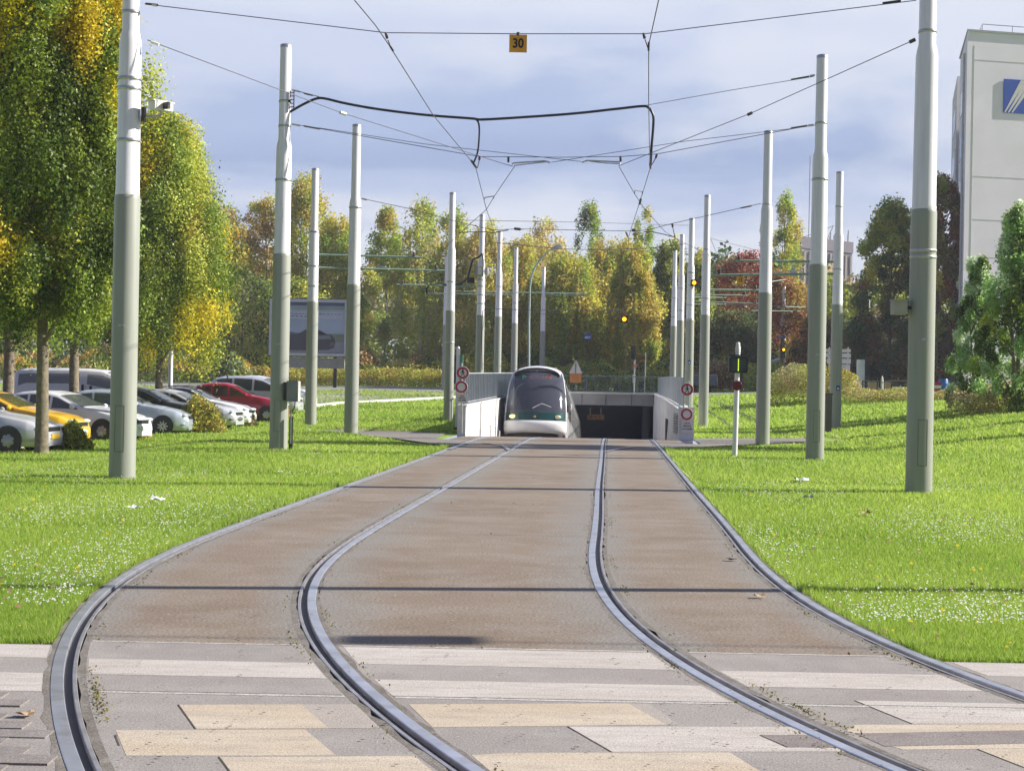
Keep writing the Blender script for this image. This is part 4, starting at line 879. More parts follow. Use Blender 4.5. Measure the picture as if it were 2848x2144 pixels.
# orange board and triangle back at the bridge railing
b = thing('orange_board', 'orange board fixed to the bridge railing beside the tram', 'sign', at(1601, 1051, 87.6)); MB().box((0, 0, 0), (.66, .03, .54)).build('board', mat('orange_board', (0.50, 0.20, 0.04), .6), b)
for k, z in enumerate((.14, 0, -.14)): MB().box((-.04 + .03 * k, -.02, z), (.42, .008, .05)).build('faded_line', mat('faded_orange', (0.33, .12, .04), .6), b)
b = thing('triangular_sign', 'back of a white triangular sign behind the tram roof', 'road sign', at(1601, 1038, 89.5)); MB().prism([(-.40, 0, 0), (.40, 0, 0), (.02, 0, .78)], (0, .02, 0)).build('plate', M_SIGNW, b); MB().tube([(0, -.04, -1.1), (0, -.04, .6)], .03, 6).build('pole', M_RUST, b)
def traffic_light(lb, px, py0, py1, Z, s, amb=False, face=False):
    top = at(px, py0, Z); g = foot(px, Z); t = thing('traffic_light', lb, 'traffic light', g); h = top.z - g.z; MB().tube([(0, 0, 0), (0, 0, h)], .05, 8).build('pole', M_STEEL, t)
    hd = MB().box((-.10 * s, -.1, h - .42 * s), (.26 * s, .25, .85 * s)).build('signal_head', M_BLACK, t); mb = MB()
    for k in range(3): mb.box((-.10 * s - .12 * s, -.16, h - .14 * s - .28 * s * k), (.12 * s, .2, .03))
    mb.build('visors', M_BLACK, hd)
    if amb: MB().lathe([(.001, -.26), (.11, -.24)], (-.10 * s, 0, h - .14 * s), 12, axis='y', cap=False).build('lit_lens', mat('amber_lamp', (.8, .3, .01)), hd)
    if not amb:
        sg = MB().prism([(-.10, -.13, h - 1.12 * s), (.22, -.13, h - 1.12 * s), (.06, -.13, h - 1.42 * s)], (0, .02, 0)).build('give_way_plate', mat('give_way', (.5, .2, .2), .5), t); MB().box((-.02, -.1, h - 2.0 * s), (.16, .12, .5)).build('small_repeater', M_SIGNW, t)
    return t
traffic_light('traffic light on a post in front of the willow birch', 1762, 962, 1090, 92, 1.0); traffic_light('far traffic light glowing amber beside the street name plate', 2178, 968, 1080, 126, 1.0, True)
t = thing('small_signal', 'small dark red signal box on a grey post near the traffic light', 'signal', foot(1792, 94)); zt_ = at(1792, 980, 94).z - t.location.z; MB().tube([(0, 0, 0), (0, 0, zt_)], .04, 6).build('pole', M_STEEL, t); MB().box((-.12, -.06, zt_ - .35), (.24, .1, .26)).build('box', mat('maroon', (.14, .03, .03), .5), t)
t = thing('street_name_plate', 'blue street name plate high on a post by the red maple', 'sign', at(2171, 938, 130)); MB().box((0, 0, 0), (.72, .03, .22)).build('plate', M_BLUE, t); MB().box((0, -.02, 0), (.5, .006, .05)).build('lettering', M_SIGNW, t)
# curved street lamp
def street_lamp(lb, px, Z, pts, head):
    g = foot(px, Z); t = thing('street_lamp', lb, 'street lamp', g); P = [at(x, y, Z) - g for x, y in pts]; MB().tube([(0, 0, -.1)] + P, [.08] * 2 + [.06] * (len(P) - 3) + [.04] * 2, 8).build('mast', mat('lamp_mast', (.30, .38, .36), .5), t)
    h = at(head[0], head[1], Z) - g; MB().add(*ico(h, (.42, .16, .15), Matrix.Rotation(-.35, 3, 'Y'))).build('lamp_head', M_STEEL, t)
def ico(c, s, rot=None, n=8, m=6):
    V = []; 
    for i in range(m + 1):
        th = math.pi * i / m
        for k in range(n):
            a = 2 * math.pi * k / n; p = Vector((s[0] * math.sin(th) * math.cos(a), s[1] * math.sin(th) * math.sin(a), s[2] * math.cos(th)))
            if rot is not None: p = rot @ p
            V.append(p + Vector(c))
    return V, [(i * n + k, i * n + (k + 1) % n, (i + 1) * n + (k + 1) % n, (i + 1) * n + k) for i in range(m) for k in range(n)]
street_lamp('tall street lamp with a curved neck behind the tram', 1470, 99, [(1471, 900), (1474, 800), (1477, 775), (1487, 745), (1505, 720), (1525, 700), (1540, 692)], (1549, 688))
street_lamp('short old lamp with a pale round head by the red maple', 2156, 115, [(2156, 1030), (2157, 1012), (2158, 1006)], (2158, 1003))
# billboard
def billboard():
    Z = 106.0; p = at(853, 911, Z); g = foot(853, Z); t = thing('billboard', 'large framed poster board between the left poles showing a dark car', 'billboard', g); k = F / Z; z = p.z - g.z
    W, H = 223 / k, 163 / k; rot = .0
    R = t; t.rotation_euler = (0, 0, -.03)
    MB().box((0, .2, z), (W, .30, H)).build('case', M_BLACK, R); fr = MB(); b = .22
    fr.box((0, .0, z + H / 2 - b / 2 - .06), (W - .1, .12, b)).box((0, .0, z - H / 2 + b / 2 + .06), (W - .1, .12, b)).box((-W / 2 + b / 2 + .05, .0, z), (b, .12, H - .12 - 2 * b)).box((W / 2 - b / 2 - .05, .0, z), (b, .12, H - .12 - 2 * b)); fr.build('frame', mat('billboard_frame', (.42, .46, .50), .4), R)
    iw, ih = W - .58, H - .62
    po = MB().box((0, .035, z), (iw, .03, ih)).build('poster', mat('poster_sky', (.30, .38, .48), .4, var=.15, scale=.6), R)
    def pp(nm, pts, m, y=.012): MB().prism([(x * iw, y, z + v * ih) for x, v in pts], (0, .006, 0)).build(nm, m, po)
    pp('poster_strip', [(-.5, .44), (.5, .44), (.5, .5), (-.5, .5)], mat('poster_navy', (.05, .07, .16), .4)); pp('poster_band', [(-.5, .36), (.5, .36), (.5, .44), (-.5, .44)], mat('poster_green', (.22, .30, .27), .4, var=.2, scale=.8))
    pp('poster_band', [(-.5, .18), (.47, .18), (.47, .32), (-.5, .32)], mat('poster_pale', (.40, .44, .52), .4)); pp('poster_ground', [(-.5, -.5), (.5, -.5), (.5, -.17), (-.5, -.13)], mat('poster_ground', (.22, .24, .27), .4)); pp('poster_field', [(.1, -.28), (.5, -.28), (.5, -.12), (.1, -.12)], mat('poster_field', (.16, .20, .14), .4), .009)
    pp('poster_hills', [(-.5, -.14), (.12, -.14), (.0, -.09), (-.15, -.11), (-.3, -.08), (-.5, -.11)], mat('poster_hills', (.10, .12, .18), .4), .008)
    pp('poster_car', [(-.5, -.46), (.0, -.46), (.28, -.44), (.36, -.40), (.38, -.30), (.37, -.22), (.33, -.15), (.27, -.13), (.16, -.05), (.05, -.02), (-.04, -.04), (-.14, -.13), (-.40, -.16), (-.50, -.19)], mat('poster_car', (.055, .055, .075), .3), .004)
    pp('poster_car_window', [(-.02, -.13), (.02, -.06), (.08, -.045), (.18, -.08), (.25, -.13)], mat('poster_glass', (.015, .017, .03), .3), .001); pp('poster_car_flank', [(.0, -.16), (.30, -.15), (.33, -.22), (.05, -.24)], mat('poster_flank', (.16, .18, .20), .3), .002)
    MB().lathe([(.001, -.008), (.17, -.008), (.17, 0)], (.335 * iw, .004, z - .33 * ih), 16, axis='y').build('poster_wheel', mat('poster_wheelm', (.12, .12, .13), .4), po)
    mb = MB(); rr = random.Random(3)
    for row, v in enumerate((.275, .225)):
        x = -.46
        while x < (.42 if row == 0 else .05):
            w = rr.uniform(.02, .045); mb.box(((x + w / 2) * iw, .006, z + v * ih), (w * iw, .01, .07 if row else .05)); x += w + rr.uniform(.008, .02)
    mb.build('poster_lettering', mat('poster_ink', (.10, .11, .20), .5), po)
    pn = MB().box((.0, .25, z - H / 2 - .42), (W - .5, .25, .72)).build('service_panel', mat('billboard_panel', (.24, .25, .23), .5), R); mb = MB()
    for s in (-1.9, 1.9): mb.box((s, .3, (z - H / 2) / 2), (.22, .22, z - H / 2))
    mb.build('support_posts', M_BLACK, R)
billboard()

# ------------------------------------------------------------------ tram
def tram():
    Y0 = 58.6; u = fX(CL, 0); x0 = float(u(Y0)); x1 = float(u(Y0 + 20)); hd = math.atan2(x1 - x0, 20)
    r = thing('tram', 'white and green tram with a huge dark windscreen climbing out of the tunnel ramp', 'tram', (x0, Y0, float(zt(Y0)) + .01))
    r.rotation_euler = Euler((-math.atan(.078), 0, -hd * .86), 'XYZ')
    white = mat('tram_white', (.74, .74, .75), .22, var=.03, coat=.5); green = mat('tram_green', (.012, .065, .058), .2, var=.1, coat=.6); dark = mat('tram_dark', (.02, .02, .025), .5)
    seal = mat('tram_seal', (.06, .06, .065), .5); lil = mat('tram_pillar', (.45, .43, .45), .35)
    def hw(z): return float(np.interp(z, [.25, .9, 1.4, 2.0, 2.5, 2.8, 3.0, 3.12, 3.18], [1.17, 1.19, 1.18, 1.13, 1.06, .98, .84, .55, .15]))
    def yf(z): return float(np.interp(z, [.2, .55, .95, 1.3, 1.8, 2.3, 2.7, 3.0, 3.18], [.12, 0, .05, .14, .34, .62, .95, 1.4, 1.9]))
    def front(z0, z1, nz, name, m, s=1.0, dy=0.0, inset=1.0, cap=None):
        rows = []
        for i in range(nz + 1):
            z = z0 + (z1 - z0) * i / nz; w = hw(z) * inset; y = yf(z) + dy; rows.append([(w * math.sin(t * math.pi / 2) * (1), y + .62 * (1 - math.cos(t * math.pi / 2)) ** 1.0 * 1.0, z) for t in np.linspace(-.98, .98, 25)])
        return MB().grid(rows).build(name, m, r)
    # front pieces from the bottom up
    b = MB(); rows = []
    for z, w, y in ((.30, 1.17, .10), (.34, 1.20, -.02), (.50, 1.235, -.07), (.72, 1.24, -.07), (.86, 1.235, -.04), (.88, 1.20, .04)):
        rows.append([(w * math.sin(t * math.pi / 2), y + .60 * (1 - math.cos(t * math.pi / 2)), z + (.10 * (1 - t * t) if z < .36 else 0)) for t in np.linspace(-1, 1, 25)])
    b.grid(rows); b.build('bumper', white, r)
    b = MB()
    b.grid([[(1.12 * math.sin(t * math.pi / 2), .28 + .5 * (1 - math.cos(t * math.pi / 2)), z) for t in np.linspace(-1, 1, 13)] for z in (.08, .48)]); b.build('underskirt', dark, r)
    front(.88, 1.20, 5, 'green_front_panel', green, inset=1.0)
    gl = glass_mat('tram_windscreen_glass', (.085, .09, .12), .72, .10)
    front(1.20, 2.93, 16, 'windscreen', gl, inset=.985)
    front(2.90, 3.06, 4, 'brow', lil, dy=.0, inset=.99)
    # edge frame of the windscreen
    for s in (-1, 1):
        MB().tube([(s * hw(z) * math.sin(.98 * math.pi / 2), yf(z) + .62 * (1 - math.cos(.98 * math.pi / 2)), z) for z in np.linspace(.9, 2.95, 14)], .035, 6).build('corner_post', white, r)
    # sides
    side0 = lambda z: yf(z) + .62
    for s in (-1, 1):
        ye = 32.0
        def sd(z0, z1, nz, y0, y1, name, m, out=0.0, parent=r):
            rows = []
            for i in range(nz + 1):
                z = z0 + (z1 - z0) * i / nz; rows.append([(s * (hw(z) + .045 * min(1, max(0, (yy - .6) / 3)) + out), yy, z) for yy in ([max(y0, side0(z) - .01) if y0 < 3 else y0] + list(np.linspace(max(y0 + .4, 2.9) if y0 < 3 else y0 + .01, y1, 6)))])
            return MB().grid(rows).build(name, m, parent)
        body = sd(.22, 3.14, 22, 0, ye, 'side_panel', white)
        win = glass_mat('tram_side_glass', (.03, .032, .045), .92, .08)
        # cab door glass and passenger windows
        for (a, c) in ((1.55, 2.6),):
            w = sd(1.35, 2.6, 6, 0, c, 'cab_window', win, .012)
        y = 3.1
        while y < ye - 2:
            L = 1.2
            sd(1.15, 2.45, 6, y, y + L, 'side_window', win, .012); sd(.3, 2.85, 6, y + L + .04, y + L + .56, 'door_post', white, .09); y += L + .68
        sd(.30, .36, 1, 0, ye, 'skirt_line', lil, .02)
    # roof
    rows = []
    for yy in [1.2, 1.6, 2.2, 3.5, 8, 16, 32]:
        dz = 0 if yy > 2.2 else -(2.2 - yy) ** 2 * .16
        rows.append([(.99 * (1 if yy > 2 else .93) * math.sin(t * math.pi / 2), yy, 2.86 + (.34 * math.cos(t * math.pi / 2)) + dz) for t in np.linspace(-1, 1, 15)])
    MB().grid(rows).build('roof', white, r)
    mb = MB()
    for yy, L in ((4.5, 2.2), (9, 3), (15, 3)): mb.box((0, yy + L / 2, 3.25), (1.3, L, .2))
    mb.build('roof_equipment', lil, r)
    # lamps, display, emblem, wiper, mirrors
    for s in (-1, 1):
        z = 1.0; x = s * .88; o = MB().add(*ico((x, yf(z) + .19, z + .03), (.13, .06, .075))).build('headlight', mat('headlight_lit', (.9, .6, .3), .2, emit=(1.0, .62, .22), estr=1.3) if s < 0 else mat('headlight_glass', (.75, .72, .5), .15), r)
    MB().lathe([(.001, -.01), (.045, -.008), (.05, 0)], (0, yf(1.02) - .0, 1.02), 16, axis='y').build('emblem', mat('brass', (.45, .33, .15), .4, .6), r)
    MB().add(*ico((0, yf(2.86) + .02, 2.90), (.035, .03, .03))).build('top_lamp', M_SIGNW, r)
    d = MB().box((-.02, yf(2.6) + .16, 2.62), (1.15, .05, .22)).build('destination_display', M_BLACK, r)
    a = text_obj('route_letter', 'D', .20, mat('led_green', (.05, .5, .2), emit=(.04, .5, .2), estr=.12), r, (-.50, yf(2.6) + .10, 2.62), bold=.006); a = text_obj('destination_text', 'ROTONDE', .18, mat('led_orange', (.8, .25, .1), emit=(.9, .25, .15), estr=.12), r, (.16, yf(2.6) + .10, 2.62), bold=.006)
    MB().tube([(-.1, yf(1.36) - .02, 1.36), (.25, yf(1.6) - .01, 1.55), (.62, yf(1.5) + .06, 1.42)], .014, 5).build('wiper', M_SIGNW, r)
    for s in (-1, 1): 
        mr_ = MB().add(*ico((s * 1.33, 2.2, 1.55), (.06, .04, .14))).build('mirror', M_SIGNW, r)
    # interior visible through the windscreen
    it = mat('tram_interior', (.035, .036, .045), .8); MB().box((0, 2.9, 1.7), (2.0, .06, 2.4)).build('cab_partition', it, r); MB().box((-.25, 2.8, 1.75), (.75, .06, .9)).build('partition_window', mat('partition_red', (.10, .035, .05), .6), r)
    MB().box((0, 1.2, 1.25), (2.0, 1.0, .12)).box((0, 2, .9), (2.0, 1.8, .05)).build('dashboard', mat('dash_green', (.03, .16, .11), .6), r); MB().prism([(-.5, .95, 1.32), (.75, .95, 1.32), (.15, 1.35, 1.62)], (0, .06, 0)).build('console_panel', mat('console_green', (.05, .26, .16), .5), r)
    MB().box((.45, 2.2, 1.45), (.5, .14, .8)).build('driver_seat', mat('seat_blue', (.02, .04, .12), .8), r)
tram()
def driver():
    Y0 = 58.6
    p = thing('person', 'tram driver in a blue jacket seated behind the windscreen', 'person', (1.42, 60.4, -.78)); p.location = (float(fX(CL, 0)(60.4)) + .42, 60.55, float(zt(60.5)) + .0)
    bl = mat('jacket_blue', (.03, .07, .17), .8); sk = mat('skin', (.45, .28, .2), .6); mb = MB()
    me = bpy.data.meshes.new('body'); V = [(0, 0, .95), (0, 0, 1.15), (0, 0, 1.38), (0, 0, 1.47), (0, -.01, 1.62), (-.19, 0, 1.40), (-.25, -.12, 1.16), (-.17, -.36, 1.12), (.19, 0, 1.40), (.25, -.12, 1.16), (.17, -.36, 1.12), (-.11, -.35, .95), (.11, -.35, .95), (-.11, -.42, .55), (.11, -.42, .55)]
    Ed = [(0, 1), (1, 2), (2, 3), (3, 4), (2, 5), (5, 6), (6, 7), (2, 8), (8, 9), (9, 10), (0, 11), (0, 12), (11, 13), (12, 14)]
    me.from_pydata(V, Ed, []); o = bpy.data.objects.new('body', me); C.objects.link(o); sk_ = o.modifiers.new('s', 'SKIN'); rad = [.15, .15, .16, .06, .10, .07, .05, .035, .07, .05, .035, .08, .08, .05, .05]
    for i, rr in enumerate(rad): me.skin_vertices[0].data[i].radius = (rr, rr); me.skin_vertices[0].data[i].use_root = (i == 0)
    o.modifiers.new('u', 'SUBSURF').levels = 1; me.materials.append(bl)
    dg = bpy.context.evaluated_depsgraph_get(); dg.update(); nm = bpy.data.meshes.new_from_object(o.evaluated_get(dg)); C.objects.unlink(o); o2 = bpy.data.objects.new('body', nm); C.objects.link(o2); o2.parent = p; nm.materials.append(sk)
    for f in nm.polygons: f.use_smooth = True; f.material_index = 1 if sum(nm.vertices[v].co.z for v in f.vertices) / len(f.vertices) > 1.47 else 0
    MB().add(*ico((0, .02, 1.68), (.10, .11, .08))).build('hair', M_RUST, p)
driver()

# ------------------------------------------------------------------ cars
def car(label, cat, paint, loc, rz, L=4.0, W=1.70, H=1.45, kind='hatch', rims='cover', plate=None, roof=None, nosepaint=None, rack=False):
    r = thing('parked_car' if kind != 'van' else 'parked_van', label, cat, loc, rz, 'cars parked in a row along the left lawn')
    if kind == 'hatch':
        TX = [0, .04, .12, .36, .66, 1.05, 1.50, 1.86, 2.24, 2.62, 3.1, 3.60, 3.90, 4.0]; TZ = [.62, .80, .98, 1.33, 1.41, 1.45, 1.44, 1.36, 1.17, .985, .91, .80, .66, .48]; BX = [0, .1, .5, 2.60, 3.1, 3.7, 4.0]; BZ = [.60, .86, .95, .915, .87, .75, .47]; win = [(.48, .95), (1.02, 1.62), (1.70, 2.48)]; ws = (1.84, 2.60); xw = (.72, 3.22); bm = .16; base_h = 1.45
    elif kind == 'mpv':
        TX = [0, .04, .12, .30, .70, 1.3, 2.0, 2.5, 2.95, 3.35, 3.62, 3.82, 3.95, 4.0]; TZ = [.62, .85, 1.1, 1.48, 1.58, 1.61, 1.59, 1.50, 1.28, 1.02, .92, .82, .66, .48]; BX = [0, .1, .5, 3.3, 3.6, 3.85, 4.0]; BZ = [.60, .9, 1.0, .95, .88, .76, .47]; win = [(.48, 1.15), (1.24, 2.02), (2.12, 3.05)]; ws = (2.45, 3.34); xw = (.74, 3.24); bm = .16; base_h = 1.60
    else:
        TX = [0, .03, .08, .25, .8, 1.6, 2.3, 2.75, 3.05, 3.35, 3.55, 3.78, 3.94, 4.0]; TZ = [.70, 1.3, 1.78, 1.93, 1.97, 1.98, 1.97, 1.93, 1.78, 1.45, 1.22, 1.08, .85, .5]; BX = [0, .1, .5, 2.2, 2.4, 3.1, 3.5, 3.8, 4.0]; BZ = [.60, 1.2, 1.38, 1.38, 1.34, 1.16, 1.05, .95, .49]; win = [(.25, 1.02), (1.12, 2.08), (2.30, 3.22)]; ws = (2.82, 3.52); xw = (.62, 3.28); bm = .20; base_h = 1.98
    k = L / 4.0; hz = H / base_h
    zt_c = lambda x: float(np.interp(x / k, TX, TZ)) * hz; zb_c = lambda x: min(float(np.interp(x / k, BX, BZ)) * hz, zt_c(x) - .015)
    W2 = W / 2; wd = lambda x: W2 * float(np.interp(x / k, [0, .05, .2, .6, 3.2, 3.6, 3.85, 3.96, 4.0], [.72, .86, .955, 1, 1, .965, .88, .76, .66]))
    def ysurf(x, z):
        zb, ztp = zb_c(x), zt_c(x); w = wd(x)
        if z <= zb: return w * float(np.interp(z, [bm, bm + .2, .55, zb], [.93, .985, 1.0, .975]))
        h = ztp - zb; return w * .975 - (.27 if kind != 'van' else .16) * (z - zb)
    def section(x):
        w = wd(x); zb, ztp = zb_c(x), zt_c(x); h = ztp - zb; rt = max(.02, min(.10, h * .5)); zs = ztp - rt; ys_ = ysurf(x, zs) if h > .05 else w * .93
        pts = [(w * .5, bm + .02), (w * .93, bm), (w * .985, bm + .2), (w, .55 * hz if .55 < zb else zb * .8), (w * .975, zb), (ysurf(x, (zb + zs) / 2) if h > .05 else w * .965, (zb + zs) / 2), (ys_, zs), (ys_ - rt * .35, ztp - rt * .3), (ys_ * .72, ztp + .012), (ys_ * .35, ztp + .028), (0, ztp + .032)]
        return pts
    xs = sorted(set([round(v * k, 3) for v in TX] + list(np.round(np.linspace(.2, 3.9, 28) * k, 3)))); rows = []
    for x in xs:
        s = section(x); rows.append([(x, y, z) for y, z in s] + [(x, -y, z) for y, z in s[::-1][1:]])
    mb = MB().grid(rows, close=True); mb.poly(rows[0]); mb.poly(rows[-1][::-1]); mb.build('body', paint, r)
    # side glass
    def side_panel(a, b, z0f, z1f, s, name, m, out=.006, parent=r, n=6):
        rr = []
        for i in range(n + 1):
            x = (a + (b - a) * i / n) * k; zb, ztp = zb_c(x), zt_c(x); lo = zb + .03; hi = max(lo + .01, ztp - (.085 if kind != 'van' else .19)); rr.append([(x, s * (ysurf(x, lo + (hi - lo) * (z0f + (z1f - z0f) * j / 3)) + out), lo + (hi - lo) * (z0f + (z1f - z0f) * j / 3)) for j in range(4)])
        return MB().grid(rr).build(name, m, parent)
    for s in (-1, 1):
        for a, b in win: side_panel(a, b, 0, 1, s, 'side_window', M_GLASS if kind != 'van' else glass_mat('van_glass', (.05, .06, .07), .55))
        mb = MB()
        for a, b in win[1:]:
            x = (a - .03) * k; mb.tube([(x, s * (wd(x) * 1.002 + .002), .30), (x, s * (wd(x) * 1.002 + .002), zb_c(x) - .02)], .004, 4)
        mb.build('door_seam', M_BLACK, r)
        MB().box((1.5 * k, s * (W2 + .004), .52), (1.9 * k, .02, .045)).build('side_moulding', M_BLACK if kind != 'van' else paint, r)
        for a in (win[1][0] + .1, win[-1][0] + .1) if kind != 'van' else (2.18, 2.42): MB().box((a * k, s * (W2 * .985 + .01), zb_c(a * k) - .12), (.14 if kind != 'van' else .1, .025, .035 if kind != 'van' else .24)).build('door_handle', M_BLACK if kind == 'van' else paint, r)
        mx = (ws[1] - .22) * k; mi = MB().add(*ico((mx, s * (W2 + .09), zb_c(mx) + .10), (.07, .10, .075))).build('mirror', paint, r)
    # windscreen and rear window
    def top_panel(a, b, name):
        rr = []
        for i in range(7):
            x = (a + (b - a) * i / 6) * k; se = section(x); ys_ = se[6][0]; ztp = zt_c(x); rr.append([(x + .004 * (1 if a > 1.5 else -1), t * ys_ * .90, ztp + .036 - .02 * t * t) for t in np.linspace(-1, 1, 7)])
        MB().grid(rr).build(name, M_GLASS, r)
    top_panel(ws[0] + .06, ws[1] - .03, 'windscreen'); top_panel(.13, .38, 'rear_window')
    if roof:
        rr = []
        for i in range(9):
            x = (.45 + (ws[0] - .45) * i / 8) * k; ys_ = section(x)[6][0]; rr.append([(x, t * ys_ * 1.01, zt_c(x) + .045 - (.05 * t ** 4)) for t in np.linspace(-1, 1, 9)])
        MB().grid(rr).build('roof_panel', roof, r)
        for s in (-1, 1):
            MB().tube([(x * k, s * (ysurf(x * k, zt_c(x * k) - .07) + .012), zt_c(x * k) - .06) for x in np.linspace(.5, ws[1] - .05, 10)], .03, 6).build('roof_edge', roof, r)
    if rack:
        for s in (-1, 1): MB().tube([(x * k, s * .55, zt_c(x * k) + .08) for x in np.linspace(.6, 2.2, 6)], .018, 6).build('roof_rail', M_BLACK, r)
    # nose: bumper, lights, grille, plate
    nx = 4.0 * k
    MB().add(*ico((nx - .17, 0, .38), (.20, W2 * .93, .15), n=18)).build('front_bumper', nosepaint or paint, r)
    MB().box((nx - .035, 0, .58 * (1 if kind != 'van' else 1.15)), (.05, W * .42, .11)).build('grille', M_BLACK, r)
    for s in (-1, 1):
        MB().add(*ico((nx - .16, s * W2 * .70, (.66 if kind != 'van' else .82) * hz), (.11, .16, .062), Matrix.Rotation(-s * .5, 3, 'Z'), n=12)).build('headlight', mat('car_headlight', (.70, .72, .74), .08, var=.1, coat=1), r)
        MB().add(*ico((.06, s * W2 * .78, .82 * hz), (.07, .12, .14), n=10)).build('tail_light', mat('car_tail', (.30, .01, .01), .2), r)
    if plate: MB().box((nx + .012, 0, .40), (.03, .52, .11)).build('number_plate', plate, r)
    # wheels
    for x in xw:
        for s in (-1, 1):
            x_ = x * k; R = .305 if kind != 'van' else .335; w = MB(); w.lathe([(R * .70, -.10), (R * .97, -.10), (R, -.06), (R, .08), (R * .95, .10), (R * .70, .10)], (x_, s * (W2 - .10), R), 28, axis='y'); arch = MB().lathe([(R + .04, -.02), (R + .04, .006), (R + .02, .010)], (x_, s * (W2 - .006) - (0 if s > 0 else .004), R + .02), 28, axis='y').build('wheel_arch', M_BLACK, r)
            ty = w.build('wheel', M_RUBBER, r); rim = MB(); y_ = s * (W2 + .004)
            rim.lathe([(.02, -.02), (R * .68, -.012), (R * .72, .0)] if s < 0 else [(.02, .02), (R * .68, .012), (R * .72, .0)], (x_, y_, R), 24, axis='y'); rim.build('rim', mat('rim_' + rims, (.36, .36, .37) if rims == 'cover' else (.05, .05, .05), .35, .6 if rims == 'cover' else 0), ty)
            sp = MB()
            if rims == 'cover':
                for q in range(7):
                    a = q * 2 * math.pi / 7; sp.add(*ico((x_ + math.cos(a) * R * .50, s * (W2 + .022), R + math.sin(a) * R * .50), (.030, .006, .022), n=8, m=4))
                sp.build('cover_hole', M_BLACK, ty)
            else:
                for q in range(9):
                    a = q * 2 * math.pi / 9; sp.add(*ico((x_ + math.cos(a) * R * .33, s * (W2 + .024), R + math.sin(a) * R * .33), (R * .26, .01, .022), Matrix.Rotation(-a, 3, 'Y'), n=8, m=4))
                sp.build('spokes', M_SIGNW, ty)
    return r
def paint(name, col, metal=.25): return mat(name, col, .28, metal, .03, coat=.7)
SIL = paint('paint_silver', (.55, .56, .62)); SILB = paint('paint_silver_blue', (.46, .52, .62)); WHT = paint('paint_white', (.76, .77, .80), 0); YELP = paint('paint_yellow', (.72, .42, .03), 0); REDP = paint('paint_red', (.33, .012, .03), .1); DKG = paint('paint_dark_grey', (.045, .05, .06), .3); DKB = paint('paint_dark_blue', (.02, .022, .05), .2); VANS = paint('paint_van_silver', (.74, .73, .72), .05)
def park(px, Z, label, cat, pt, ang=-3, **k):
    """px: source column of the near front wheel"""
    Lc = k.get('L', 4.0); X = (derot(px, 1210)[0]) * Z / F; a = math.radians(ang); xw = {'hatch': 3.22, 'mpv': 3.24, 'van': 3.28}[k.get('kind', 'hatch')] * Lc / 4.0; W2 = k.get('W', 1.7) / 2
    ox = X - xw * math.cos(a) - W2 * math.sin(a) ; oy = Z - xw * math.sin(a) + W2 * math.cos(a)
    return car(label, cat, pt, (ox, oy, float(terrain(-14, Z)) + .01), a, **k)
NPY = mat('plate_yellow', (.75, .48, .03), .5); NPW = mat('plate_white', (.7, .7, .68), .5)
park(22, 36.3, 'silver estate car with a dark blue roof, at the left edge of the photo', 'car', SIL, -4, L=4.3, rims='cover', roof=DKG, plate=NPY, H=1.42)
park(118, 39.9, 'yellow taxi-like car behind the silver estate and the tree trunk', 'car', YELP, -3, L=4.2, rims='cover', nosepaint=WHT, H=1.45)
park(283, 42.9, 'white car with plain wheel cover, its nose passing behind the nearest pole', 'car', WHT, -14, L=4.3, H=1.40, rims='cover', plate=NPW)
park(452, 49.4, 'silver blue car with spoked alloy wheels behind the clipped bush', 'car', SILB, 2, L=4.1, rims='alloy')
park(512, 52.6, 'dark grey car with big windows behind the round clipped bush', 'car', DKG, -4, L=4.2, H=1.5)
park(588, 55.2, 'silver estate with black front bumper right of the clipped bush', 'car', SIL, -6, L=4.2, H=1.42, nosepaint=mat('bumper_grey', (.08, .08, .085), .5))
park(628, 58.0, 'white car with a dark blue roof in front of the red car', 'car', WHT, -6, L=4.1, H=1.44, roof=DKB, rack=True, nosepaint=mat('bumper_grey', (.08, .08, .085), .5))
park(740, 61.6, 'dark red small car in front of the cabinet pole', 'car', REDP, 2, L=4.0, H=1.56)
park(775, 66.0, 'light grey hatchback behind the red car', 'car', SIL, -4, L=4.1, H=1.6, kind='mpv')
park(808, 69.0, 'white car farthest along the row, right of the cabinet pole', 'car', WHT, -10, L=4.1)
park(330, 60.5, 'long silver passenger van behind the first parked cars', 'van', VANS, 0, L=5.4, W=1.9, H=2.06, kind='van')

# ------------------------------------------------------------------ trees
PAL = {'aspen': [(.20, .30, .10), (.14, .22, .06), (.30, .38, .22)], 'green': [(.070, .112, .009), (.110, .150, .011), (.048, .080, .007)], 'greenyellow': [(.135, .18, .026), (.20, .215, .032), (.10, .14, .022)], 'yellow': [(.46, .32, .012), (.36, .28, .015), (.52, .33, .01)],
       'gold': [(.29, .235, .055), (.33, .27, .06), (.24, .205, .05)], 'olive': [(.14, .15, .025), (.19, .17, .03), (.10, .12, .02)], 'orange': [(.32, .19, .03), (.30, .20, .035), (.22, .16, .03)], 'rust': [(.20, .07, .03), (.26, .10, .03), (.15, .06, .03)],
       'brown': [(.14, .09, .035), (.18, .11, .04), (.11, .09, .03)], 'dark': [(.035, .06, .018), (.05, .075, .02), (.06, .07, .025)], 'red': [(.24, .05, .035), (.20, .07, .04), (.30, .09, .05)], 'silver': [(.16, .22, .12), (.10, .16, .06), (.24, .30, .20)], 'tan': [(.26, .20, .11), (.30, .22, .12), (.18, .17, .08)]}
for _k in PAL: PAL[_k] = [tuple(min(.62, c * {'dark': 2.2, 'brown': 1.9, 'red': 1.15, 'rust': 1.3, 'green': 1.3, 'olive': 3.0, 'greenyellow': 2.3, 'tan': 2.2, 'orange': 1.7, 'aspen': 1.7}.get(_k, 1.6)) for c in q) for q in PAL[_k]]
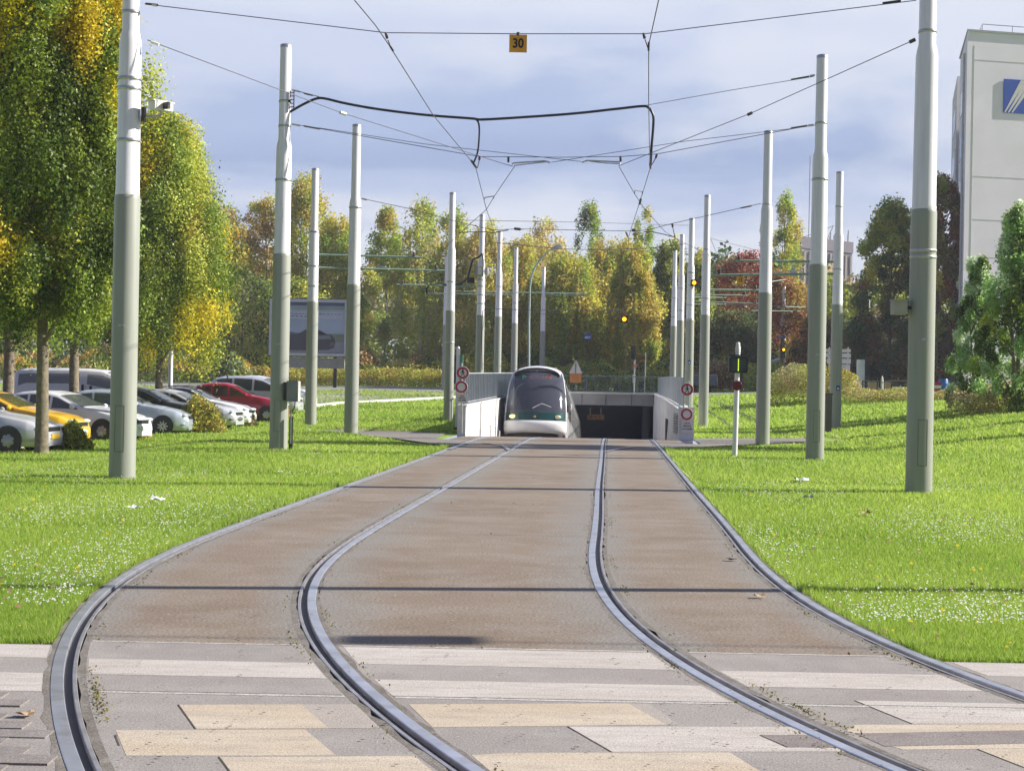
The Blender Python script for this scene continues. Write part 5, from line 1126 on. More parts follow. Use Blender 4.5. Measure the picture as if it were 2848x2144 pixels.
def pick(pal, n, rng):
    if isinstance(pal, str): pal = {pal: 1}
    names = list(pal); w = np.array([pal[q] for q in names], float); w /= w.sum(); idx = rng.choice(len(names), n, p=w)
    out = np.zeros((n, 3))
    for i in range(n): out[i] = PAL[names[idx[i]]][rng.integers(3)]
    return out
def tree(name, label, cat, base, H, R, kind='oval', pal='green', leaves=9000, leaf=.25, zb=None, trunk=.16, bark=None, seed=1, top_pal=None, group='trees behind the far road', clumps=60, density=1.0, multi=1, side_pal=None, gaps=0.0, leafmat=None, brush=False):
    rng = np.random.default_rng(seed); rnd = random.Random(seed)
    t = thing(name, label, 'tree' if cat is None else cat, base, 0, group); zb = H * .12 if zb is None else zb; CH = H - zb
    bark = bark or M_BARK
    # clump centres
    K = clumps; hgt = rng.random(K) ** (0.85 if kind != 'poplar' else 1.0); an = rng.random(K) * 2 * math.pi
    prof = {'oval': lambda q: np.sin(np.pi * np.clip(q * .86 + .12, 0, 1)) ** .65, 'egg': lambda q: np.clip(np.sin(np.pi * np.clip(q * .70 + .28, 0, 1)), 0, 1) ** .95, 'poplar': lambda q: np.sin(np.pi * np.clip(q * .9 + .08, 0, 1)) ** .5 * (1.05 - .35 * q), 'weeping': lambda q: np.sin(np.pi * np.clip(q * .72 + .24, 0, 1)) ** .6,
            'column': lambda q: np.where(q < .12, .55 + q * 3.7, np.where(q > .8, np.sqrt(np.clip(1 - ((q - .8) / .21) ** 2, 0, 1)), 1.0)), 'cone': lambda q: np.clip(1.12 - q, 0.05, 1) ** .8 * np.clip(q * 8 + .5, 0, 1)}[kind]
    rad = R * prof(hgt) * (0.55 + 0.45 * np.sqrt(rng.random(K))) * (1 + .14 * rng.normal(size=K))
    cx, cy, cz = rad * np.cos(an), rad * np.sin(an), zb + hgt * CH
    cs = R * rng.uniform(.20, .36, K) * (0.9 if kind == 'poplar' else .7 if kind == 'cone' else 1.12) * (60 / K) ** .30
    vs = {'oval': 1.0, 'egg': 1.1, 'poplar': 2.2, 'weeping': 1.6, 'column': 1.9, 'cone': 1.6}[kind]
    ccol = pick(pal, K, rng)
    if top_pal:
        m_ = rng.random(K) < np.clip((hgt - top_pal[1]) / (1 - top_pal[1]) * 1.6, 0, 1); ccol[m_] = pick(top_pal[0], int(m_.sum()), rng)
    if side_pal:
        for (pn, dx, dz, rr_) in side_pal:
            d = np.hypot((cx - dx), (cz - dz)); m_ = (d < rr_) & (cy < R * .4); ccol[m_] = pick(pn, int(m_.sum()), rng)
    leaves = int(leaves * (1.7 if leaf == .25 else 1)); n = int(leaves * density); ci = rng.choice(K, n, p=(cs ** 2) / (cs ** 2).sum())
    if brush: vs = 2.2
    d = rng.normal(size=(n, 3)); d /= np.linalg.norm(d, axis=1)[:, None]; rr = rng.random(n) ** .38 * (1 + .22 * rng.normal(size=n)).clip(.4, 1.7)
    P = np.stack([cx[ci] + d[:, 0] * cs[ci] * rr, cy[ci] + d[:, 1] * cs[ci] * rr, cz[ci] + d[:, 2] * cs[ci] * rr * vs], 1)
    col = ccol[ci] * (1 + (.12 if brush else .15) * rng.normal(size=n)).clip(.5, 1.6)[:, None]; mixc = rng.random(n) < (.03 if brush else .05); col[mixc] = pick(pal, int(mixc.sum()), rng)
    NN = d + .55 * np.stack([P[:, 0] / R, P[:, 1] / R, np.zeros(n) + .25], 1); NN /= np.linalg.norm(NN, axis=1)[:, None]
    if brush:  # leaves deeper inside the crown
        c_ = int(n * .16); hq = rng.random(c_); aq = rng.random(c_) * 2 * math.pi; rq = R * prof(hq) * .72 * np.sqrt(rng.random(c_)); P[:c_] = np.stack([rq * np.cos(aq), rq * np.sin(aq), zb + hq * CH], 1)
    if brush: kp = P[:, 2] < H + .35 * rng.random(len(P)) - .25 * np.hypot(P[:, 0], P[:, 1]); P, col, NN = P[kp], col[kp], NN[kp]
    if kind == 'weeping':  # hanging strands
        S = int(leaves / 62); sh = rng.random(S) ** .7; sa = rng.random(S) * 2 * math.pi; sr = R * prof(sh) * (.8 + .3 * rng.random(S)); L = CH * rng.uniform(.10, .26, S); m = 42
        si = np.repeat(np.arange(S), m); q = rng.random(S * m); z = zb + sh[si] * CH - q * L[si]; sc = pick(pal, S, rng)
        Q = np.stack([sr[si] * np.cos(sa[si]) + rng.normal(0, .07 * R / 2.5, S * m), sr[si] * np.sin(sa[si]) + rng.normal(0, .07 * R / 2.5, S * m), np.maximum(z, zb * .35)], 1); P = np.concatenate([P, Q]); QN = np.stack([np.cos(sa[si]), np.sin(sa[si]), np.zeros(S * m) + .2], 1); NN = np.concatenate([NN, QN]); col = np.concatenate([col, sc[si] * (1 + .2 * rng.normal(size=S * m)).clip(.5, 1.5)[:, None]])
    if gaps: keep = (np.sin(P[:, 0] * 5 / R + seed) + np.sin(P[:, 2] * 6 / R + seed * 2) + np.sin(P[:, 1] * 5 / R) + rng.normal(0, .5, len(P))) > -2.2 + gaps * 2; P, col, NN = P[keep], col[keep], NN[keep]
    P[:, 2] = np.maximum(P[:, 2], .05); leaf = leaf * .8 if leaf == .25 else leaf
    leaf_cloud('crown', P, leaf, col, leafmat or (M_LEAF if brush else M_LEAFF), t, .62, rng=rng, nrm=NN, nmix=.62 if brush else 1.15)
    # trunk and limbs
    tb = MB(); lb = MB()
    for q in range(multi):
        ox, oy = (0, 0) if multi == 1 else (rnd.uniform(-.35, .35) * R * .6, rnd.uniform(-.2, .2)); top = H * ((.5 if kind == 'egg' else .84) if multi == 1 else rnd.uniform(.6, .85)); lean = (rnd.gauss(0, .03) * H * .4 + ox * 1.2, rnd.gauss(0, .02) * H * .4)
        pts = [(ox * .4 + lean[0] * f_ ** 1.5, oy + lean[1] * f_ + .03 * math.sin(f_ * 9), -.1 + top * f_) for f_ in (0, .03, .12, .25, .45, .7, 1)]; tb.tube(pts, [trunk * 1.35, trunk * 1.1, trunk, trunk * .9, trunk * .7, trunk * .4, .02], 10)
        for _ in range(9):
            i = rnd.randrange(K); f_ = min(.97, max(zb / top * .8, (cz[i] - CH * .22) / top)); s_ = (ox * .4 + lean[0] * f_ ** 1.5, oy + lean[1] * f_, top * f_); e = (cx[i] * .8, cy[i] * .8, cz[i]); mid = ((s_[0] + e[0]) / 2, (s_[1] + e[1]) / 2, s_[2] * .45 + e[2] * .55)
            lb.tube([s_, mid, e], [trunk * .38, trunk * .24, .015], 6)
    tk = tb.build('trunk', bark, t); lb.build('limbs', bark, t); return t
def far_tree(pxd, topd, wd, Z, label, name='birch_tree', **k):
    """pxd/topd/wd in 2212-wide display pixels"""
    px, py, w = pxd * 1.2875, topd * 1.2875, wd * 1.2875; b = foot(px, Z); top = at(px, py, Z); H = top.z - b.z; return tree(name, label, None, b, H, w * Z / F / 2, seed=int(pxd), **k)

# parking trees on the left
def hb(px, Z, H, R, label, kind='egg', **k):
    b = foot(px, Z); return tree('hornbeam_tree', label, None, b, H, R, kind=kind, brush=True, group='upright trees over the parked cars', clumps=330, bark=M_BARK, leafmat=M_LEAF, **k)
hb(117, 35.9, 12.2, 1.9, 'big green and yellow tree, its trunk in front of the silver estate', kind='column', pal={'green': 9, 'greenyellow': 2}, top_pal=({'yellow': 3, 'greenyellow': 2, 'green': 1}, .50), leaves=270000, leaf=.074, zb=3.2, trunk=.145, seed=11, side_pal=[({'yellow': 3, 'greenyellow': 1}, -1.0, 4.6, .9)])
hb(205, 50.0, 11.6, 1.35, 'green tree standing behind the nearest pole and the van', kind='column', pal={'green': 7, 'greenyellow': 3}, top_pal=({'yellow': 2, 'greenyellow': 2}, .5), leaves=100000, leaf=.11, zb=3.4, trunk=.17, seed=12)
hb(440, 57.0, 11.7, 2.75, 'rounded green tree with a bright yellow patch low on its right side', pal={'green': 6, 'greenyellow': 4}, top_pal=({'yellow': 1, 'greenyellow': 3}, .45), leaves=210000, leaf=.088, zb=2.9, trunk=.17, seed=13, side_pal=[({'yellow': 5}, 1.6, 4.3, 1.0), ({'yellow': 2, 'gold': 1, 'greenyellow': 2}, 2.1, 7.6, .9), ({'yellow': 3, 'greenyellow': 1}, .7, 2.7, .8)])
hb(20, 46.0, 14.5, 2.4, 'green tree whose trunk stands at the far left edge behind the yellow car', kind='column', pal={'green': 7, 'greenyellow': 3}, top_pal=({'yellow': 2, 'greenyellow': 1}, .6), leaves=110000, leaf=.11, zb=3.3, trunk=.17, seed=14)
tag(MB().tube([foot(472, 60) , foot(472, 60) + Vector((0, 0, 3.2))], .09, 10).build('white_post', M_WHITE), 'white post beside the trunk of the rounded tree', 'post')

# far row (display px, top, width, Z)
B = M_BARKW
far_tree(475, 452, 150, 138, 'orange brown tree at the left end of the far row', 'autumn_tree', pal={'orange': 4, 'tan': 2, 'olive': 2}, leaves=13000, gaps=.2, clumps=110)
far_tree(565, 432, 130, 142, 'orange crowned tree left of the cabinet pole', 'autumn_tree', pal={'orange': 4, 'gold': 2, 'olive': 2}, leaves=14000, gaps=.25, clumps=110)
far_tree(520, 600, 200, 128, 'low green mass of tree below the orange crowns', 'leafy_tree', pal={'olive': 4, 'green': 3, 'dark': 1}, leaves=14000, zb=.3, clumps=120)
far_tree(655, 392, 130, 140, 'tall golden birch right of the cabinet pole', kind='weeping', pal={'gold': 3, 'greenyellow': 3, 'olive': 2}, leaves=14000, bark=B, gaps=.2, clumps=100)
far_tree(722, 470, 110, 136, 'olive gold birch between the billboard pole and the third left pole', kind='weeping', pal={'gold': 2, 'greenyellow': 3, 'olive': 2}, leaves=12000, bark=B, clumps=90)
far_tree(640, 620, 170, 126, 'green tree directly behind the billboard', 'leafy_tree', pal={'olive': 3, 'green': 3, 'greenyellow': 1}, leaves=13000, zb=.4, clumps=110)
far_tree(828, 456, 120, 138, 'peaked green gold birch right of the third left pole', kind='egg', pal={'greenyellow': 3, 'gold': 3, 'olive': 2}, leaves=13000, bark=B, gaps=.2, clumps=100)
far_tree(905, 452, 120, 134, 'tall feathery birch left of the ramp wall poles', kind='weeping', pal={'olive': 3, 'greenyellow': 2, 'tan': 2}, leaves=9000, bark=B, gaps=.62, clumps=90)
far_tree(968, 458, 110, 136, 'feathery birch with thin twigs at the top beside it', kind='weeping', pal={'olive': 3, 'tan': 3, 'greenyellow': 2}, leaves=8500, bark=B, gaps=.6, clumps=90)
far_tree(1040, 492, 130, 134, 'olive birch behind the transformer pole', kind='weeping', pal={'olive': 3, 'gold': 3, 'tan': 1}, leaves=12000, bark=B, gaps=.35, clumps=100)
far_tree(1112, 520, 120, 137, 'orange tinted birch left of the street lamp', kind='weeping', pal={'orange': 1, 'gold': 3, 'olive': 3}, leaves=12000, bark=B, gaps=.25, clumps=90)
far_tree(1172, 488, 110, 140, 'sparse pale birch with bare top behind the street lamp neck', kind='weeping', pal={'tan': 3, 'olive': 3}, leaves=8500, bark=B, gaps=.6, clumps=90)
far_tree(1265, 448, 92, 170, 'narrow green poplar rising above the tram', 'poplar_tree', kind='poplar', pal={'greenyellow': 2, 'green': 3}, leaves=9000, clumps=90)
far_tree(1225, 560, 140, 132, 'gold green birch above the small blue number board', kind='weeping', pal={'greenyellow': 3, 'gold': 2, 'olive': 2}, leaves=14000, bark=B, clumps=110)
far_tree(1305, 540, 130, 136, 'yellow birch left of the hanging amber signal', kind='weeping', pal={'gold': 3, 'greenyellow': 2, 'olive': 1}, leaves=13000, bark=B, gaps=.1, clumps=100)
far_tree(1383, 458, 76, 172, 'narrow yellow green poplar above the amber signal', 'poplar_tree', kind='poplar', pal={'gold': 2, 'greenyellow': 3}, leaves=8000, clumps=80)
far_tree(1362, 530, 110, 128, 'golden weeping birch behind the traffic light', kind='weeping', pal={'gold': 4, 'greenyellow': 2, 'olive': 1}, leaves=15000, bark=B, clumps=110)
far_tree(1442, 530, 110, 140, 'dark olive birch behind the three close poles', kind='weeping', pal={'olive': 3, 'dark': 3}, leaves=12000, bark=B, gaps=.3, clumps=90)
far_tree(1412, 660, 120, 146, 'dark green tree under the golden birch', 'leafy_tree', pal={'dark': 4, 'olive': 1}, leaves=10000, zb=.3, clumps=80)
far_tree(1500, 560, 90, 132, 'green tree between the right ramp poles', 'leafy_tree', pal={'olive': 3, 'green': 3}, leaves=11000, zb=.5, clumps=80, kind='weeping')
far_tree(1600, 560, 175, 140, 'red maple behind the 15 board', 'maple_tree', pal={'red': 4, 'rust': 3}, leaves=15000, gaps=.1, zb=2.5, clumps=120)
far_tree(1690, 600, 150, 134, 'rusty brown maple right of the 15 board', 'maple_tree', pal={'rust': 4, 'brown': 3, 'orange': 1}, leaves=15000, gaps=.1, zb=.8, clumps=120)
far_tree(1590, 690, 170, 130, 'dark shaded tree below the red maple', 'leafy_tree', pal={'dark': 5, 'brown': 1}, leaves=13000, zb=.2, clumps=100)
far_tree(1688, 426, 96, 165, 'tall yellow green poplar behind the third right pole', 'poplar_tree', kind='poplar', pal={'greenyellow': 4, 'gold': 2, 'green': 1}, leaves=13000, clumps=110)
far_tree(1645, 470, 40, 168, 'slender brown poplar left of the tall yellow green one', 'poplar_tree', kind='poplar', pal={'brown': 3, 'olive': 2}, leaves=5000, clumps=60)
far_tree(1752, 575, 44, 220, 'slim poplar in front of the dark tower, left of the second right pole', 'poplar_tree', kind='poplar', pal={'olive': 3, 'green': 1}, leaves=5000, clumps=60)
far_tree(1806, 590, 36, 200, 'slim yellow poplar beside the dark tower', 'poplar_tree', kind='poplar', pal={'greenyellow': 4, 'gold': 1}, leaves=6000, clumps=60)
far_tree(1760, 690, 120, 128, 'rusty shrub like tree behind the second right pole', 'leafy_tree', pal={'rust': 3, 'orange': 1, 'brown': 2}, leaves=9000, zb=.2, clumps=80)
far_tree(1918, 446, 150, 120, 'large dark tree with yellow green top left of the nearest right pole', 'lime_tree', pal={'brown': 4, 'dark': 4, 'rust': 1}, top_pal=({'greenyellow': 3, 'olive': 2}, .35), leaves=30000, zb=1.0, clumps=140)
far_tree(1860, 700, 130, 126, 'dark brown tree behind the direction signs', 'leafy_tree', pal={'brown': 3, 'dark': 4}, leaves=11000, zb=.2, clumps=80)
far_tree(2020, 392, 90, 112, 'tall reddish tree wedged against the white building', 'leafy_tree', kind='column', pal={'rust': 4, 'brown': 3, 'olive': 2}, leaves=20000, zb=.5, clumps=110)
far_tree(1990, 640, 120, 116, 'dark tree behind the nearest right pole', 'leafy_tree', pal={'dark': 5, 'brown': 2}, leaves=10000, zb=.2, clumps=80)
# right foreground aspen
def aspen():
    b = ray(2712, 1142); tree('aspen_tree', 'smaller pale green aspen in front of the white building', None, b, 5.6, 1.1, kind='cone', pal={'aspen': 4, 'green': 2}, leaves=30000, leaf=.09, zb=.15, trunk=.06, multi=2, seed=31, group='young trees by the white building', clumps=110)
    b2 = ray(2812, 1146); tree('aspen_tree', 'tallest silver green aspen at the right edge of the photo', None, b2 + Vector((0.2, 0, 0)), 7.1, 1.7, kind='cone', pal={'aspen': 4, 'green': 2, 'greenyellow': 1}, leaves=65000, leaf=.09, zb=.15, trunk=.08, multi=3, seed=32, group='young trees by the white building', clumps=170)
aspen()
# out-of-frame poplars that throw the long shadows over the right lawn
tree('poplar_tree', 'slim poplar beyond the right edge of the view shading the lawn', None, Vector((25.5, 41.2, float(terrain(25.5, 41.2)))), 20.5, 1.5, kind='poplar', pal='greenyellow', leaves=12000, leaf=.3, zb=9.5, trunk=.30, seed=41, group='poplars beyond the right edge')
tree('poplar_tree', 'second slim poplar beyond the right edge of the view', None, Vector((25.5, 47.2, float(terrain(25.5, 47.2)))), 11.0, .5, kind='poplar', pal='greenyellow', leaves=4000, leaf=.2, seed=42, trunk=.25, group='poplars beyond the right edge')
tree('poplar_tree', 'third slim poplar beyond the right edge of the view', None, Vector((29.0, 58.5, float(terrain(29, 58.5)))), 12.0, .6, kind='poplar', pal='greenyellow', leaves=4000, leaf=.22, seed=43, trunk=.25, group='poplars beyond the right edge')
p = thing('catenary_pole', 'pole just outside the right edge whose shadow crosses the foreground slabs', 'pole', (6.1, 12.1, 0), 0, 'white and grey catenary poles'); MB().lathe([(.10, -.1), (.09, 4.3)], n=16).build('lower_section', M_GREY, p); MB().lathe([(.088, 4.3), (.08, 6.8), (.07, 6.95), (.07, 9)], n=16).build('upper_section', M_WHITE, p)

# understorey, woods, hedges, bushes, weeds
def strip_leaves(name, label, cat, pts, h, depth, n, leaf, pal, kind=None, seed=1, lumps=.3, lift=0.0, group=None):
    rng = np.random.default_rng(seed); xs = np.array([p[0] for p in pts], float); yy = np.array([p[1] for p in pts], float); X = xs[0] + rng.random(n) * (xs[-1] - xs[0]); Yc = np.interp(X, xs, yy); hh = h * (1 + lumps * (np.sin(X * 1.1 + seed) * .5 + np.sin(X * .37 + 2 * seed) * .5 + np.sin(X * 2.9) * .25))
    Y = Yc + (rng.random(n) - .5) * depth; Z = hh * rng.random(n) ** .6
    ed = np.sqrt(np.clip(1 - ((Y - Yc) / depth * 1.7) ** 2, .15, 1)); Z *= ed
    KC = 160; kx = xs[0] + rng.random(KC) * (xs[-1] - xs[0]); kz = rng.random(KC) * h; kc = pick(pal, KC, rng); near = np.argmin(((X[:, None] - kx[None, :]) / 1.2) ** 2 + ((Z[:, None] - kz[None, :]) * 1.5) ** 2 + rng.random((n, KC)) * 1.2, axis=1); col = kc[near] * (1 + .15 * rng.normal(size=n)).clip(.5, 1.5)[:, None]
    P = np.stack([X, Y, np.array(terrain(X, Y)) + Z + lift], 1); o = leaf_cloud(name, P, leaf, col, M_LEAFD, None, .6, rng=rng); return tag(o, label, cat, group, kind)
strip_leaves('woodland', 'far wood seen as one dark mass between the birches', 'woods', [(-62, 158), (62, 158)], 12.5, 16, 90000, .55, {'olive': 5, 'dark': 1, 'tan': 2, 'greenyellow': 1}, 'stuff', 3, .22)
strip_leaves('woodland', 'low dark undergrowth along the foot of the birches', 'woods', [(-60, 131), (60, 131)], 2.9, 7, 50000, .30, {'dark': 4, 'olive': 4, 'brown': 2}, 'stuff', 4, .35)
strip_leaves('hedge', 'long clipped yellow green hedge along the far side of the road', 'hedge', [(-17.5, 116), (-2.0, 115)], 1.45, 2.2, 22000, .13, {'gold': 3, 'olive': 3, 'greenyellow': 2, 'orange': 1}, None, 5, .08)
strip_leaves('hedge', 'mixed shrubs behind the parked cars left of the billboard', 'hedge', [(-42, 116), (-17.5, 116)], 2.0, 4, 22000, .20, {'olive': 3, 'orange': 2, 'green': 2, 'tan': 1}, None, 6, .45)
strip_leaves('scrub', 'tall yellow green scrub behind the bridge railing', 'scrub', [(2.5, 117), (13.5, 117)], 2.3, 5, 20000, .17, {'greenyellow': 4, 'olive': 3, 'gold': 2, 'green': 2}, 'stuff', 7, .3)
strip_leaves('scrub', 'rusty brown scrub right of the three close poles', 'scrub', [(13.5, 118), (20, 119)], 2.2, 4, 9000, .17, {'rust': 3, 'brown': 3, 'tan': 2, 'olive': 1}, 'stuff', 8, .3)
strip_leaves('scrub', 'yellow green bush near the tram signal', 'bush', [(17.6, 114), (20.4, 114)], 2.2, 2.5, 3500, .15, {'greenyellow': 4, 'olive': 2}, None, 18, .2)
strip_leaves('dry_weeds', 'tall dry grass and weeds along the top edge of the right lawn', 'weeds', [(15.5, 70), (22.5, 66)], .62, 3.0, 16000, .07, {'tan': 4, 'brown': 2, 'olive': 3}, 'stuff', 9, .6)
strip_leaves('dry_weeds', 'dry brown weeds under the aspen at the right edge', 'weeds', [(15.9, 54.5), (24, 54)], .70, 2.2, 16000, .07, {'tan': 4, 'brown': 4, 'olive': 2}, 'stuff', 10, .5)
strip_leaves('dry_weeds', 'weeds on the slope behind the brown box', 'weeds', [(12.5, 74), (16.4, 72)], 1.35, 3.0, 12000, .09, {'tan': 3, 'olive': 4, 'brown': 2, 'greenyellow': 1}, 'stuff', 11, .4)
def bush(label, px, py, w, h, pal, n=9000, leaf=.055, seed=1, stuffgroup='bushes between the parked cars', dy=0):
    b = ray(px, py) + Vector((0, dy, 0)); k = F / b.y; W = w / k / 2; Hh = h / k; rng = np.random.default_rng(seed); d = rng.normal(size=(n, 3)); d /= np.linalg.norm(d, axis=1)[:, None]; d[:, 2] = np.abs(d[:, 2]); r = rng.random(n) ** .22 * (1 + .10 * np.sin(d[:, 0] * 7 + seed) + .08 * np.sin(d[:, 2] * 9) + .05 * rng.normal(size=n))
    P = np.stack([d[:, 0] * W * r, d[:, 1] * W * .8 * r, d[:, 2] * Hh * r], 1); col = pick(pal, n, rng) * (1 + .2 * rng.normal(size=n)).clip(.5, 1.5)[:, None]
    t = thing('bush', label, 'bush', b, 0, stuffgroup); leaf_cloud('foliage', P, leaf, col, M_LEAFD, t, .6, rng=rng); mb = MB()
    for q in range(6): a = q * 1.05; mb.tube([(0, 0, -.05), (math.cos(a) * W * .4, math.sin(a) * W * .35, Hh * .5), (math.cos(a) * W * .7, math.sin(a) * W * .5, Hh * .75)], [.03, .02, .006], 5)
    mb.build('stems', M_BARK, t)
bush('green bush right of the left trunk', 184, 1253, 108, 72, {'green': 3, 'olive': 4, 'greenyellow': 1}, seed=1, dy=.4)
bush('large clipped bush with reddish tips in front of the dark grey car', 572, 1203, 136, 96, {'olive': 4, 'gold': 2, 'rust': 1, 'green': 2}, 16000, .06, seed=2, dy=-1.2)
bush('small olive bush beside the nearest left pole', 404, 1222, 72, 52, {'olive': 3, 'tan': 1, 'gold': 1}, 6000, .05, seed=3, dy=-.9)
bush('thin brown weed tuft below the red car', 695, 1184, 62, 30, {'tan': 3, 'brown': 2, 'olive': 1}, 2500, .05, seed=4, dy=-.6)
bush('small green plant on the shoulder left of the far road', 430, 1060, 40, 20, {'olive': 2, 'green': 2}, 1500, .12, seed=5)
bush('green weeds at the very right edge under the aspen', 2835, 1150, 60, 60, {'green': 3, 'greenyellow': 2}, 4000, .07, seed=6, stuffgroup='weeds by the white building')
bush('grey green willow shrub beyond the road left of the billboard', 640, 1075, 120, 80, {'silver': 1, 'dark': 3, 'olive': 2}, 7000, .2, seed=7, stuffgroup='shrubs beyond the road', dy=0)

# ------------------------------------------------------------------ buildings and street things on the right
def white_building():
    Z = 108.0; P0 = at(2672, 1108, Z); base = Vector((P0.x, Z, 0.6)); a = math.radians(12); fd = Vector((math.cos(a), math.sin(a), 0)); nf = Vector((fd.y, -fd.x, 0))
    r = thing('office_building', 'tall pale windowless end wall of an office block with a blue emblem', 'building', base)
    Ht = at(2691, 88, Z).z - base.z; m = mat('pale_panel_wall', (.83, .79, .88), .85, var=.05, scale=.4, dirt=(.76, .725, .80), dscale=.15); ms = mat('side_wall', (.66, .66, .68), .8, var=.05)
    side = Vector((at(2654, 1072, 117).x - P0.x, 9.0, 0)); H2 = at(2668, 205, 117).z - base.z; s2 = Vector((at(2646, 1072, 118).x - P0.x, 10.0, 0)); s3 = Vector((at(2634, 1072, 128).x - P0.x, 20, 0))
    O = Vector((0, 0, 0)); W = fd * 32
    MB().prism([O, W, W + side, side][::-1], (0, 0, Ht)).build('main_block', m, r)
    MB().prism([s2, s2 + fd * 28, s3 + fd * 28, s3][::-1], (0, 0, H2)).build('stair_block', ms, r)
    def strip(p, q, z0, z1, out, nn):  # thin slab on a wall
        p, q = Vector(p), Vector(q); return [p + Vector((0, 0, z0)) + nn * out, q + Vector((0, 0, z0)) + nn * out, q + Vector((0, 0, z1)) + nn * out, p + Vector((0, 0, z1)) + nn * out], -nn * (out + .02)
    mj = mat('joint_shadow_gap', (.50, .50, .50), .9)
    for z in (Ht * .925, Ht * .615, Ht * .50, Ht * .40, Ht * .30, Ht * .20): pl, d = strip(fd * .6, W, z, z + .05, .012, nf); MB().prism(pl, d).build('panel_joint', mj, r)
    pl, d = strip(fd * .5, fd * .56, 0, Ht - 1, .014, nf); MB().prism(pl, d).build('corner_joint', mj, r)
    pl, d = strip(-fd * .1, W, 0, 1.05, .3, nf); MB().prism(pl, d).build('plinth', mat('plinth_concrete', (.40, .39, .39), .85, dirt=(.3, .3, .3)), r)
    MB().prism([O - fd * .1 + nf * .12, W + nf * .12, W + side, side - fd * .12][::-1], (0, 0, .14)).build('roof_edge', mat('roof_edge_metal', (.33, .34, .38), .5), r, (0, 0, Ht))
    sd = side.normalized(); ns = Vector((-sd.y, sd.x, 0))
    for k in range(7):
        z = 1.8 + k * Ht * .125
        pl, d = strip(side * .35, side * .85, z, z + 1.7, .03, ns); MB().prism(pl, d).build('side_window', M_GLASS, r)
        if z + 2 < H2: e2 = s3 - s2; pl, d = strip(s2 + e2 * .15, s2 + e2 * .75, z, z + 1.7, .03, ns); MB().prism(pl, d).build('side_window', M_GLASS, r)
    MB().tube([side * .12 + ns * .15, side * .12 + ns * .15 + Vector((0, 0, Ht * .95))], .09, 6).build('drainpipe', mat('pipe_grey', (.42, .43, .46), .5), r)
    mb = MB(); c0 = fd * 1.3 + side * .25; c1 = fd * 28 + side * .25; c2 = fd * 1.0 + side * .95; up = Vector((0, 0, Ht))
    for z in (.55, 1.15): mb.tube([c2 + up + Vector((0, 0, z)), c0 + up + Vector((0, 0, z)), c1 + up + Vector((0, 0, z))], .03, 5)
    for k in range(12): q = c0.lerp(c1, k / 11) + up; mb.tube([q, q + Vector((0, 0, 1.15))], .03, 5)
    for k in range(8): q = c0.lerp(c2, k / 7) + up; mb.tube([q, q + Vector((0, 0, 1.15))], .022, 5)
    mb.build('roof_railing', M_STEEL, r)
    def onwall(px, py):
        o = Vector((0, 0, HC)); d = at(px, py, 1.0) - o; t = (base + nf * .09 - o).dot(nf) / d.dot(nf); return o + d * t - base
    q0, q1 = onwall(2793, 220), onwall(2793, 314); h = abs(q0.z - q1.z); xl = q0.dot(fd); zc = (q0.z + q1.z) / 2; w = h * 1.55
    P = lambda u, v, o: fd * (xl + u) + nf * o + Vector((0, 0, zc + v))
    e = MB().prism([P(0, -h / 2, .09), P(w, -h / 2, .09), P(w, h / 2, .09), P(0, h / 2, .09)], -nf * .06).build('emblem_board', mat('emblem_blue', (.025, .085, .42), .4, var=.04), r)
    for k in range(3):
        x0 = .05 + k * h * .115; MB().prism([P(x0, -h * .49, .10), P(x0 + h * .045, -h * .49, .10), P(x0 + h * .70 + k * .1, h * .49, .10), P(x0 + h * .52 + k * .1, h * .49, .10)], -nf * .008).build('emblem_stripe', M_SIGNW, e)
white_building()
